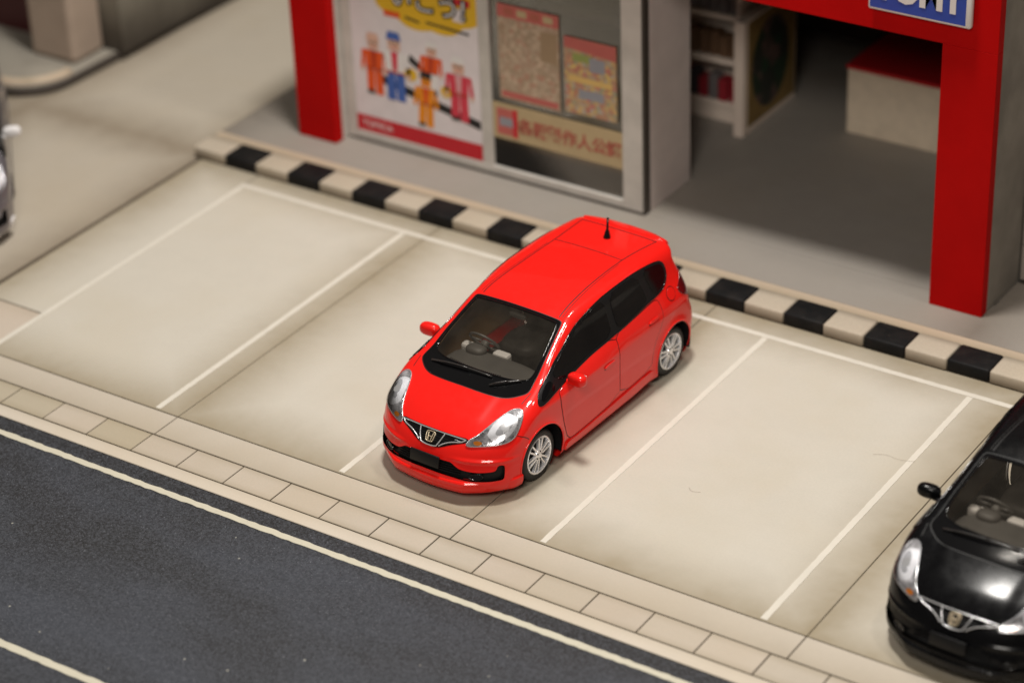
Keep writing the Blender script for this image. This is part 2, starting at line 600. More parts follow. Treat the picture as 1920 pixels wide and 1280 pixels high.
def worker(cx, z0, h, body, legs, skin, hat=None, lean=0.0):
    w = h * 0.195
    def q(pts, m, lift):
        pf('printed_figure', [(cx + x * w + lean * (z * h), z0 + z * h) for x, z in pts], m, lift)
    q([(-.80, 0), (-.06, 0), (-.02, .40), (-.78, .46)], legs, 1)
    q([(.06, 0), (.80, 0), (.78, .46), (.02, .40)], legs, 1)
    q([(-.80, 0), (-.06, 0), (-.06, .06), (-.80, .06)], m_black_ink if legs is not m_blue else m_blue, 2)
    q([(-.82, .42), (.82, .42), (.92, .74), (-.92, .74)], body, 2)
    q([(-.82, .42), (.82, .42), (.82, .445), (-.82, .445)], m_dkor, 3)
    q([(-.20, .46), (.20, .46), (.30, .74), (-.30, .74)], {'ink_orange': m_dkor, 'ink_amber': m_orange, 'ink_crimson': m_salm2}.get(body.name, m_pinkred), 3)
    q([(-1.34, .44), (-1.0, .42), (-.90, .74), (-1.16, .73)], body, 1)
    q([(1.0, .42), (1.34, .44), (1.16, .73), (.90, .74)], body, 1)
    q([(-1.36, .38), (-1.0, .37), (-1.0, .43), (-1.34, .44)], skin, 2)
    q([(1.0, .37), (1.36, .38), (1.34, .44), (1.0, .43)], skin, 2)
    q([(-.52, .76), (.52, .76), (.56, .95), (-.56, .95)], skin, 2)
    q([(-.30, .86), (-.12, .86), (-.12, .89), (-.30, .89)], m_black_ink, 3)
    q([(.12, .86), (.30, .86), (.30, .89), (.12, .89)], m_black_ink, 3)
    q([(-.18, .80), (.18, .80), (.18, .815), (-.18, .815)], m_pinkred, 3)
    if hat:
        q([(-.66, .92), (.66, .92), (.48, 1.04), (-.48, 1.04)], hat, 4)
pf('ink_stroke', [(-1.45, 1.02), (0.07, 0.70), (0.07, 0.82), (-1.45, 1.14)], m_black_ink)
pf('ink_stroke', [(-1.02, 1.42), (-0.68, 1.22), (-0.64, 1.29), (-0.98, 1.52)], m_black_ink)
worker(-1.55, 0.84, 0.82, m_orange, m_orange, m_skin, m_skin)
worker(-1.22, 0.82, 0.92, m_white_ink, m_blue, m_skin, m_blue)
worker(-0.70, 1.02, 0.72, m_orange, m_white_ink, m_skin, m_white_ink, 0.10)
worker(-0.78, 0.56, 0.74, m_amber_ink, m_amber_ink, m_amber_ink, m_black_ink, 0.05)
worker(-0.24, 0.76, 0.86, m_pinkred, m_pinkred, m_skin, m_white_ink)
pf('ink_stroke', ell(-0.98, 1.24, 0.10, 0.09), m_yel, 1)
pf('ink_stroke', ell(-0.44, 1.12, 0.09, 0.08), m_yel, 1)

def collage(name, cols, scale, base):
    """dense small print seen from afar: a mottle of inks"""
    b = NB(name)
    o = b.obj()
    vo = b.n('ShaderNodeTexVoronoi', feature='F1')
    vo.inputs['Scale'].default_value = scale
    b.l(o, vo.inputs['Vector'])
    cr = b.n('ShaderNodeValToRGB')
    cr.color_ramp.interpolation = 'CONSTANT'
    while len(cr.color_ramp.elements) < len(cols):
        cr.color_ramp.elements.new(0.5)
    for i, c in enumerate(cols):
        cr.color_ramp.elements[i].position = i / len(cols)
        cr.color_ramp.elements[i].color = (*c, 1)
    sx = b.n('ShaderNodeSeparateColor')
    b.l(vo.outputs['Color'], sx.inputs[0])
    b.l(sx.outputs[0], cr.inputs[0])
    b.base(b.mix(b.ramp(b.noise(9, 2, vec=o), 0.35, 0.65, 0.25, 0.9), base, cr.outputs[0]))
    b.rough(0.55)
    return b.m

m_map = collage('printed_map', [(0.42, 0.30, 0.20), (0.55, 0.42, 0.30), (0.33, 0.24, 0.15), (0.60, 0.44, 0.32), (0.45, 0.22, 0.15)], 24, (0.40, 0.30, 0.21))
m_flyer = collage('printed_flyer', [(0.62, 0.40, 0.16), (0.45, 0.15, 0.10), (0.30, 0.33, 0.22), (0.42, 0.40, 0.36), (0.66, 0.46, 0.14), (0.55, 0.14, 0.14)], 20, (0.44, 0.29, 0.17))
m_salmon = ink('ink_salmon', (0.52, 0.13, 0.11))
m_tan = ink('ink_tan', (0.50, 0.38, 0.215))
m_brick = ink('ink_brick', (0.42, 0.12, 0.08))

a = tag(box('poster', 0, 0.89, -0.004, 0.004, 0, 1.27, m_map, None), 'tan map poster with pink header, taller of two stuck behind the shop glass', 'poster')
a.location = (0.37, 6.375, 1.23)
flat('header_band', rect(0.0, 0.89, 1.10, 1.27), -0.0065, m_salmon, a, (0, 0, 0))
flat('footer_band', rect(0.03, 0.86, 0.03, 0.11), -0.0065, m_salmon, a, (0, 0, 0))
for i in range(4):
    flat('print_block', rect(0.10 + i * 0.19, 0.24 + i * 0.19, 1.14, 1.23), -0.009, [m_brick, m_tan][i % 2], a, (0, 0, 0))
flat('print_block', rect(0.62, 0.86, 0.62, 1.02), -0.0065, ink('ink_brown', (0.36, 0.25, 0.15)), a, (0, 0, 0))
b_ = tag(box('poster', 0, 0.74, -0.004, 0.004, 0, 1.0, m_flyer, None), 'colourful red and yellow flyer beside the tan map poster behind the shop glass', 'poster')
b_.location = (1.33, 6.375, 1.27)
flat('header_band', [(0, 0.86), (0.74, 0.80), (0.74, 1.0), (0, 1.0)], -0.0065, m_salmon, b_, (0, 0, 0))
flat('print_block', rect(0.12, 0.40, 0.70, 0.80), -0.0068, ink('ink_olive', (0.30, 0.34, 0.10)), b_, (0, 0, 0))
flat('print_block', rect(0.36, 0.58, 0.60, 0.78), -0.0080, m_grey_ink, b_, (0, 0, 0))
flat('print_block', rect(0.06, 0.68, 0.42, 0.50), -0.0068, ink('ink_gold', (0.70, 0.47, 0.16)), b_, (0, 0, 0))
flat('print_block', rect(0.20, 0.56, 0.22, 0.34), -0.0068, m_grey_ink, b_, (0, 0, 0))
c_ = tag(box('banner', 0, 1.895, -0.005, 0.005, 0, 0.485, m_tan, None), 'long tan banner with dark red lettering across the lower shop window', 'banner')
c_.location = (0.252, 6.37, 0.67)
flat('print_block', rect(0.06, 0.36, 0.06, 0.42), -0.0075, m_salmon, c_, (0, 0, 0))
flat('print_block', rect(0.10, 0.30, 0.18, 0.30), -0.0095, m_grey_ink, c_, (0, 0, 0))
flat('print_block', rect(0.30, 0.37, 0.05, 0.43), -0.0100, m_pred, c_, (0, 0, 0))
text_mesh('lettering', '各駅製作人公認', 0.215, m_brick, c_, (1.13, -0.0085, 0.155), extrude=0.001, offset=0.008)

# the blue shop sign ------------------------------------------------
sg = thing('shop_sign', 'blue white edged sign reading TOMY on the red fascia', 'sign', (6.13, 6.045, 3.64))
m_signblue = simple('sign_blue', (0.03, 0.07, 0.36), 0.35, var=0.08)
m_signwhite = simple('sign_white', (0.72, 0.66, 0.63), 0.4)
bm = bmesh.new()
add_box(bm, -0.60, 0.62, -0.05, 0.032, 0.0, 0.62, 0.028, 3)
bm_obj('board', bm, m_signwhite, sg, smooth=True, angle=40)
flat('face', rect(-0.57, 0.56, 0.035, 0.585), -0.053, m_signblue, sg, (0, 0, 0))
text_mesh('lettering', 'TOMY', 0.43, m_signwhite, sg, (0.0, -0.056, 0.165), sx=0.86, extrude=0.003, offset=0.020)

# inside the shop ---------------------------------------------------
m_ctr = simple('counter_cream', (0.80, 0.68, 0.52), 0.55, var=0.1)
m_ctop = simple('counter_red', (0.55, 0.012, 0.016), 0.4)
ct = thing('shop_counter', 'cream shop counter with dark red top inside the doorway', 'counter', (5.0, 10.2, 0.131))
box('counter_body', -1.46, 1.5, -0.60, 0.60, 0.0, 0.90, m_ctr, ct, 0.01)
box('counter_top', -1.48, 1.52, -0.62, 0.62, 0.902, 0.955, m_ctop, ct, 0.012)
db = thing('display_board', 'cream edged board with round dark green picture inside the doorway', 'board', (2.40, 9.5, 0.131))
m_cream_b = simple('board_cream', (0.80, 0.68, 0.58), 0.6)
m_bpan = simple('board_yellowish', (0.30, 0.19, 0.06), 0.6, var=0.3, vscale=2)
box('frame', -0.07, 0.075, -0.72, 0.70, 0.0, 1.60, m_cream_b, db, 0.01)
box('panel', 0.076, 0.082, -0.60, 0.66, 0.10, 1.56, m_bpan, db)
V = [(0.086, -0.02 + 0.50 * math.cos(2 * math.pi * k / 28), 0.83 + 0.62 * math.sin(2 * math.pi * k / 28)) for k in range(28)]
mesh_obj('picture', V, [tuple(range(28))], collage('printed_green_picture', [(0.02, 0.045, 0.02), (0.03, 0.03, 0.025), (0.16, 0.09, 0.08), (0.02, 0.06, 0.03)], 4.0, (0.02, 0.03, 0.02)), db)
sh = thing('shelf_rack', 'cream shelf rack stacked with small coloured boxes behind the partition', 'shelf', (1.70, 9.35, 0.131))
for z in (0.22, 0.83, 1.45):
    box('shelf_board', -0.55, 0.55, -0.30, 0.30, z, z + 0.075, m_cream_b, sh, 0.008)
for sx in (-0.55, 0.55):
    box('side_panel', sx - 0.03, sx + 0.03, -0.31, 0.31, 0.0, 1.9, m_cream_b, sh, 0.006)
box('back_panel', -0.52, 0.52, 0.302, 0.33, 0.0, 1.9, m_cream_b, sh)
box('kick_board', -0.52, 0.52, -0.24, -0.20, 0.0, 0.20, m_cream_b, sh)
pk = [ink('pack_red', (0.30, 0.02, 0.03)), ink('pack_dark', (0.05, 0.045, 0.05)), ink('pack_grey', (0.18, 0.16, 0.16)), ink('pack_brown', (0.16, 0.09, 0.05))]
n = 0
for z in (0.296, 0.906, 1.526):
    for i in range(7):
        h = random.uniform(0.26, 0.34)
        o = box('toy_box', -0.062, 0.062, -0.10, 0.10, 0, h, pk[(i * 3 + n) % 4 if z > 0.5 else (0 if i % 2 else (n + i) % 3)], None, 0.006)
        o.location = (1.70 - 0.45 + i * 0.15, 9.20 + random.uniform(-0.02, 0.02), 0.131 + z)
        row = 'lowest' if z < 0.5 else 'middle' if z < 1.2 else 'top'
        tag(o, 'small upright toy box in the row on the %s board of the shelf rack' % row, 'box', 'toy boxes on the %s shelf board' % row)
        n += 1
bc = thing('window_bench', 'low dark display bench standing inside the window behind the banner', 'bench', (1.2, 7.5, 0.131))
m_bench = simple('bench_brown', (0.09, 0.068, 0.055), 0.7)
box('bench_top', -0.9, 0.9, -0.25, 0.25, 1.95, 2.10, m_bench, bc, 0.01)
box('leg', -0.88, -0.80, -0.2, 0.2, 0, 1.95, m_bench, bc)
box('leg', 0.80, 0.88, -0.2, 0.2, 0, 1.95, m_bench, bc)

# ------------------------------------------------------------------ neighbours
nb = thing('neighbour_building', 'grey panelled building standing right of the red shop', 'building', (8.5, 7.1, 0.131))
m_npan = simple('grey_panel', (0.34, 0.29, 0.25), 0.7, var=0.2, vscale=2)
box('wall', -1.44, 6.0, 0.03, 5.0, 0.0, 4.7, m_gwall, nb)
for zi in range(8):
    for xi in range(5):
        box('panel', -1.435 + xi * 1.4, -1.45 + (xi + 1) * 1.4, 0.0, 0.028, 0.02 + zi * 0.46, 0.465 + zi * 0.46, m_npan, nb, 0.008)
lb = thing('corner_building', 'beige building with dark maroon door at the far left corner', 'building', (-8.6, 7.4, 0.0))
m_beige = simple('beige_pillar', (0.40, 0.31, 0.245), 0.7, var=0.15, vscale=1.5)
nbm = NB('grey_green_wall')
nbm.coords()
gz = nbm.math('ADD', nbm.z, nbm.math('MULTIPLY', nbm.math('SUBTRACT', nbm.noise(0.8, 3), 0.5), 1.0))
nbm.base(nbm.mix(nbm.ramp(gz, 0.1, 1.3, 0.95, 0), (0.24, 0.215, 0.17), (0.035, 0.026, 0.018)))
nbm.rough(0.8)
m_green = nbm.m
m_maroon = simple('maroon_door', (0.055, 0.004, 0.006), 0.5)
# plinth with a rounded front corner
pts = [(-8.0, -2.15), (1.05, -2.15)]
for k in range(9):
    a = -math.pi / 2 + math.pi / 2 * k / 8
    pts.append((1.35 + 0.70 * math.cos(a), -1.45 + 0.70 * math.sin(a)))
pts += [(2.30, 6.0), (-8.0, 6.0)]
bm = bmesh.new()
lo = [bm.verts.new((px, py, -0.004)) for px, py in pts]
hi = [bm.verts.new((px, py, 0.128)) for px, py in pts]
bm.faces.new(hi)
for i in range(len(pts)):
    j = (i + 1) % len(pts)
    bm.faces.new((lo[i], lo[j], hi[j], hi[i]))
bm_obj('plinth', bm, simple('plinth_grey', (0.33, 0.30, 0.25), 0.7, var=0.25, vscale=1.2), lb)
bm = bmesh.new()
V, F_ = tube_data([(px * 1.0 - (0.10 if px > 1 else 0), py + (0.10 if py < -1.3 else 0), 0.118) for px, py in pts[:-2]], 0.085, 8)
mesh_obj('plinth_rim', V, F_, m_edging, lb, smooth=True)
V, F = tube_data([(px, py, 0.06) for px, py in pts[:-1]], 0.065, 8)
mesh_obj('plinth_edge', V, F, simple('plinth_edge_dark', (0.045, 0.034, 0.026), 0.75), lb, smooth=True)
box('pillar', 1.06, 1.88, -1.14, -0.503, 0.129, 4.6, m_beige, lb, 0.08, 3)
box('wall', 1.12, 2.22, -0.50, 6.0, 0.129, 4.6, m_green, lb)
box('wall', -8.0, 1.10, -0.35, 0.0, 2.6, 4.6, m_beige, lb)
box('door', 0.02, 1.058, -0.62, -0.55, 0.129, 3.2, m_maroon, lb)
box('wall', -8.0, 0.018, -0.62, -0.42, 0.129, 2.598, m_maroon, lb)

# ------------------------------------------------------------------ car body: implicit surface F(x,y,z)=0, x forward, y to the car's left
def cub(xs,ys):
    # monotone pchip
    xs=np.array(xs,float);ys=np.array(ys,float)
    h=np.diff(xs);d=np.diff(ys)/h
    m=np.zeros_like(ys)
    for i in range(1,len(xs)-1):
        if d[i-1]*d[i]<=0: m[i]=0
        else:
            w1=2*h[i]+h[i-1];w2=h[i]+2*h[i-1]
            m[i]=(w1+w2)/(w1/d[i-1]+w2/d[i])
    m[0]=d[0];m[-1]=d[-1]
    def f(x):
        x=np.asarray(x,float);xc=np.clip(x,xs[0],xs[-1])
        i=np.clip(np.searchsorted(xs,xc)-1,0,len(xs)-2)
        t=(xc-xs[i])/h[i]
        a=(1+2*t)*(1-t)**2*ys[i]+t*(1-t)**2*h[i]*m[i]+t*t*(3-2*t)*ys[i+1]+t*t*(t-1)*h[i]*m[i+1]
        return a+np.where(x>xs[-1],(x-xs[-1])*m[-1],0)+np.where(x<xs[0],(x-xs[0])*m[0],0)
    return f
def smax(a,b,k):
    h=np.maximum(k-np.abs(a-b),0)/k
    return np.maximum(a,b)+h*h*k*.25
T0=cub([-2.0,-1.72,-1.5,-1.1,-.6,-.2,.1,.3,.5,.8,1.05,1.27,1.45,1.65,1.8,1.95,2.15],
       [1.40,1.445,1.468,1.488,1.497,1.492,1.475,1.440,1.355,1.200,1.060,.985,.928,.852,.785,.70,.52])
CR=cub([-1.8,-1.4,-.9,-.4,.2,.6,1.0,1.25,1.5,1.9],[.05,.04,.025,.03,.045,.045,.03,.035,.06,.08])
WZ=cub([.10,.2,.32,.5,.68,.8,.9,.98,1.1,1.25,1.4,1.5,1.6],[.85,.87,.880,.888,.890,.888,.870,.840,.788,.737,.697,.66,.61])
PX=cub([-2,-1.7,-1.3,-.9,0,.7,1.1,1.5,1.8,2.05],[.10,.04,.012,0,0,0,.005,.02,.05,.09])
XF=cub([.1,.17,.24,.34,.45,.58,.68,.76,.9],[2.03,2.09,2.12,2.10,2.07,2.04,2.0,1.93,1.78])
XR=cub([.1,.2,.35,.5,.62,.75,.95,1.15,1.3,1.37,1.42,1.5],[-1.74,-1.80,-1.87,-1.91,-1.89,-1.84,-1.79,-1.71,-1.66,-1.69,-1.70,-1.63])
GP=cub([-.3,.0,.3,.7,1.0,1.3],[0,.025,.055,.052,.03,.015])
KT=cub([-1.8,-1.3,-.5,.2,.7,1.2,1.6,2.0],[.16,.12,.10,.09,.08,.10,.15,.15])
HX=1.25;RX=-1.25;HZ=.29
def F(x,y,z):
    ay=np.abs(y)
    e=1/(1+np.exp(-(.43-ay)/.022))*np.exp(-((x-1.55)/.30)**4)
    t=z-(T0(x)-CR(x)*(ay/.7)**2+.010*e)
    w=WZ(z)-PX(x)-np.clip(GP(x),0,.06)*np.clip((z-.82)/.22,0,1)
    for hx in (HX,RX):
        r=np.hypot(x-hx,z-HZ)
        w=w+.016*np.exp(-((r-.35)/.07)**2)*(z<.9)
    s=ay-w
    f=x-(XF(z)-.27*(ay/.8)**2.6+.020*np.exp(-((z-.49)/.020)**2)*(1/(1+np.exp(-(ay-.36)/.04))))
    r_=(XR(z)+.13*(ay/.75)**3)-x
    b=.11-z
    a=smax(t*.85,s,KT(x))
    a=smax(a,f,.14)
    a=smax(a,r_,.10)
    a=smax(a,b,.05)
    return a

def gradF(P, h=2e-3):
    x, y, z = P.T
    g = np.stack([F(x + h, y, z) - F(x - h, y, z), F(x, y + h, z) - F(x, y - h, z), F(x, y, z + h) - F(x, y, z - h)], 1)
    return g / np.maximum(np.linalg.norm(g, axis=1, keepdims=True), 1e-9)

def cast(P, d, back=0.30, depth=0.9):
    """start outside along +d and march inwards until the body surface"""
    P = np.asarray(P, float)
    d = np.asarray(d, float)
    d = d / np.linalg.norm(d)
    n = len(P)
    A = P + d * back
    step = 0.012
    t = np.zeros(n)
    hit = np.full(n, np.nan)
    Fa = F(*A.T)
    for k in range(int((back + depth) / step)):
        t2 = (k + 1) * step
        Q = A - d * t2
        f = F(*Q.T)
        new = np.isnan(hit) & (f < 0)
        hit[new] = t2
    hit = np.where(np.isnan(hit), back, hit)
    lo, hi = hit - step, hit
    for _ in range(18):
        mid = (lo + hi) / 2
        f = F(*(A - d * mid[:, None]).T)
        lo = np.where(f > 0, mid, lo)
        hi = np.where(f > 0, hi, mid)
    return A - d * ((lo + hi) / 2)[:, None]

def basis(d):
    d = np.asarray(d, float)
    d = d / np.linalg.norm(d)
    a = np.array([0, 0, 1.0]) if abs(d[2]) < 0.9 else np.array([1.0, 0, 0])
    u = np.cross(a, d)
    u /= np.linalg.norm(u)
    return u, np.cross(d, u), d

def chaikin(P, n=2, closed=True):
    P = np.asarray(P, float)
    for _ in range(n):
        Q = np.roll(P, -1, 0) if closed else P[1:]
        A = P if closed else P[:-1]
        R = np.empty((2 * len(A), P.shape[1]))
        R[0::2] = 0.75 * A + 0.25 * Q
        R[1::2] = 0.25 * A + 0.75 * Q
        P = R if closed else np.vstack([P[:1], R, P[-1:]])
    return P

def resample(P, sp, closed=True):
    P = np.asarray(P, float)
    if closed:
        P = np.vstack([P, P[:1]])
    L = np.linalg.norm(np.diff(P, axis=0), axis=1)
    s = np.concatenate([[0], np.cumsum(L)])
    n = max(3, int(round(s[-1] / sp)))
    q = np.linspace(0, s[-1], n + 1)
    out = np.stack([np.interp(q, s, P[:, k]) for k in range(P.shape[1])], 1)
    return out[:-1] if closed else out

def inside(P, poly):
    x, y = P[:, 0], P[:, 1]
    r = np.zeros(len(P), bool)
    a = poly
    b = np.roll(poly, -1, 0)
    for (x0, y0), (x1, y1) in zip(a, b):
        c = ((y0 > y) != (y1 > y))
        with np.errstate(divide='ignore', invalid='ignore'):
            xi = (x1 - x0) * (y - y0) / (y1 - y0 + 1e-15) + x0
        r ^= c & (x < xi)
    return r

def near(P, poly, closed=True):
    """distance to and nearest point on a polyline"""
    best = np.full(len(P), 1e9)
    pt = np.zeros_like(P)
    b = np.roll(poly, -1, 0) if closed else poly[1:]
    a = poly if closed else poly[:-1]
    for p, q in zip(a, b):
        e = q - p
        t = np.clip(((P - p) @ e) / (e @ e + 1e-12), 0, 1)
        c = p + t[:, None] * e
        d = np.linalg.norm(P - c, axis=1)
        m = d < best
        best[m] = d[m]
        pt[m] = c[m]
    return best, pt

def mir(P):
    P = np.asarray(P, float).copy()
    P[:, 1] *= -1
    return P

def panel(name, pts, d, off, mat, parent, sp=0.03, skirt=0.008, smooth=2, holes=(), offfn=None, resamp=True):
    """skin patch following the body, its outline drawn along direction d, lifted by off along the body normal"""
    u, v, d = basis(d)
    UV = np.stack([u, v], 1)
    poly = np.asarray(pts, float)
    if smooth:
        poly = chaikin(poly, smooth)
    c0 = float((poly @ d).mean())
    loops = [resample(poly @ UV, sp * 0.8)]
    for h in holes:
        loops.append(resample(chaikin(np.asarray(h, float), smooth) @ UV, sp * 0.8))
    lo, hi = loops[0].min(0), loops[0].max(0)
    gx, gy = np.meshgrid(np.arange(lo[0], hi[0], sp), np.arange(lo[1], hi[1], sp))
    gx[1::2] += sp * 0.5
    G = np.stack([gx.ravel(), gy.ravel()], 1)
    if len(G):
        k = inside(G, loops[0])
        for h in loops[1:]:
            k &= ~inside(G, h)
        G = G[k]
        for h in loops:
            if len(G):
                G = G[near(G, h)[0] > sp * 0.45]
    co, ed = [], []
    for L in loops:
        b = len(co)
        co += [Vector(p) for p in L]
        ed += [(b + i, b + (i + 1) % len(L)) for i in range(len(L))]
    co += [Vector(p) for p in G]
    r = delaunay_2d_cdt(co, ed, [], 0, 1e-6)
    P2 = np.array([tuple(p) for p in r[0]])
    T = [f for f in r[2]]
    cen = np.array([P2[list(f)].mean(0) for f in T])
    k = inside(cen, loops[0])
    for h in loops[1:]:
        k &= ~inside(cen, h)
    T = [tuple(f) for f, kk in zip(T, k) if kk]
    P = cast(P2[:, :1] * u + P2[:, 1:] * v + c0 * d, d)
    N = gradF(P)
    o = np.full(len(P), off) if offfn is None else off + offfn(P2)
    V = P + N * o[:, None]
    # orient
    fa = []
    for f in T:
        nn = np.cross(V[f[1]] - V[f[0]], V[f[2]] - V[f[0]])
        fa.append(f if nn @ N[f[0]] > 0 else f[::-1])
    V = list(V)
    NN = list(N)
    if skirt:
        cnt = {}
        for f in fa:
            for i in range(len(f)):
                a, b = f[i], f[(i + 1) % len(f)]
                cnt[(a, b)] = 1
        for (a, b) in list(cnt):
            if (b, a) in cnt:
                continue
            i0 = len(V)
            e = V[b] - V[a]
            sn = np.cross(e, N[a])
            sn /= np.linalg.norm(sn) + 1e-9
            na, nb2 = (sn + N[a]) * 0.707, (sn + N[b]) * 0.707
            V += [V[a], V[b], V[b] - N[b] * skirt, V[a] - N[a] * skirt]
            NN += [na, nb2, sn, sn]
            fa.append((i0 + 1, i0, i0 + 3, i0 + 2))
    if offfn is not None:
        return mesh_obj(name, V, fa, mat, parent, smooth=True)
    return mesh_obj(name, V, fa, mat, parent, normals=NN)

def ribbon(name, pts, d, w, off, mat, parent, closed=False, smooth=2, sp=0.02, thick=0.0):
    """narrow strip laid on the body along a drawn line: panel gaps and trim"""
    P = np.asarray(pts, float)
    if smooth:
        P = chaikin(P, smooth, closed)
    P = resample(P, sp, closed)
    P = cast(P, d)
    N = gradF(P)
    if closed:
        t = np.roll(P, -1, 0) - np.roll(P, 1, 0)
    else:
        t = np.gradient(P, axis=0)
    t /= np.linalg.norm(t, axis=1, keepdims=True)
    b = np.cross(N, t)
    b /= np.linalg.norm(b, axis=1, keepdims=True)
    n = len(P)
    base = P + N * off
    V, Fc, NN = [], [], []
    if thick == 0:
        V = np.concatenate([base - b * w / 2, base + b * w / 2])
        NN = np.concatenate([N, N])
        m = n if closed else n - 1
        Fc = [(i, (i + 1) % n, n + (i + 1) % n, n + i) for i in range(m)]
        return mesh_obj(name, V, [f[::-1] for f in Fc] if np.dot(np.cross(V[Fc[0][1]] - V[Fc[0][0]], V[Fc[0][2]] - V[Fc[0][0]]), N[0]) < 0 else Fc, mat, parent, normals=NN)
    rows = [(-w / 2, -0.004), (-w / 2 * 0.8, thick * 0.8), (0, thick), (w / 2 * 0.8, thick * 0.8), (w / 2, -0.004)]
    V = np.concatenate([base + b * r0 + N * r1 for r0, r1 in rows])
    m = n if closed else n - 1
    for k in range(4):
        for i in range(m):
            j = (i + 1) % n
            Fc.append((k * n + i, k * n + j, (k + 1) * n + j, (k + 1) * n + i))
    return mesh_obj(name, V, Fc, mat, parent, smooth=True)

# ---- outlines in car coordinates, traced on the left half and mirrored
GLASS = [(1.205, 0.0), (1.20, 0.22), (1.178, 0.42), (1.13, 0.56), (1.075, 0.617), (0.92, 0.612), (0.60, 0.562), (0.45, 0.530), (0.405, 0.518), (0.400, 0.47), (0.398, 0.30), (0.396, 0.0)]
SURR = [(1.455, 0.0), (1.455, 0.20), (1.438, 0.40), (1.39, 0.525), (1.33, 0.605), (1.255, 0.678), (1.19, 0.684), (1.10, 0.665), (0.92, 0.645), (0.60, 0.594), (0.42, 0.562), (0.368, 0.552), (0.360, 0.50), (0.362, 0.30), (0.364, 0.0)]
def full(half, z):
    a = [(x, y, z) for x, y in half]
    return a + [(x, -y, z) for x, y in half[::-1] if y > 0]
INTAKE = [(0.0, 0.452), (0.26, 0.450), (0.30, 0.448), (0.37, 0.402), (0.42, 0.388), (0.56, 0.374), (0.69, 0.384), (0.725, 0.392), (0.735, 0.400), (0.742, 0.440), (0.750, 0.450), (0.775, 0.450), (0.788, 0.445), (0.795, 0.400), (0.795, 0.300), (0.790, 0.286), (0.77, 0.284), (0.57, 0.276), (0.46, 0.280), (0.42, 0.286), (0.30, 0.300), (0.0, 0.308)]
def fullf(half, x):
    return [(x, y, z) for y, z in half] + [(x, -y, z) for y, z in half[::-1] if y > 0]
HEAD = [(1.945, .42, .625), (1.925, .41, .66), (1.885, .44, .69), (1.83, .49, .72), (1.73, .535, .77), (1.63, .575, .82), (1.53, .615, .86), (1.44, .655, .89), (1.395, .70, .895), (1.385, .745, .88), (1.43, .79, .85), (1.51, .815, .80), (1.57, .82, .75), (1.635, .82, .70), (1.71, .785, .67), (1.79, .72, .66), (1.86, .615, .645), (1.925, .49, .63)]
GRILLE = [(1.92, 0, .692), (1.92, .15, .692), (1.91, .30, .69), (1.89, .425, .688), (1.93, .43, .662), (1.96, .33, .632), (1.99, .235, .600), (2.02, .165, .570), (2.03, .09, .548), (2.03, 0, .545)]

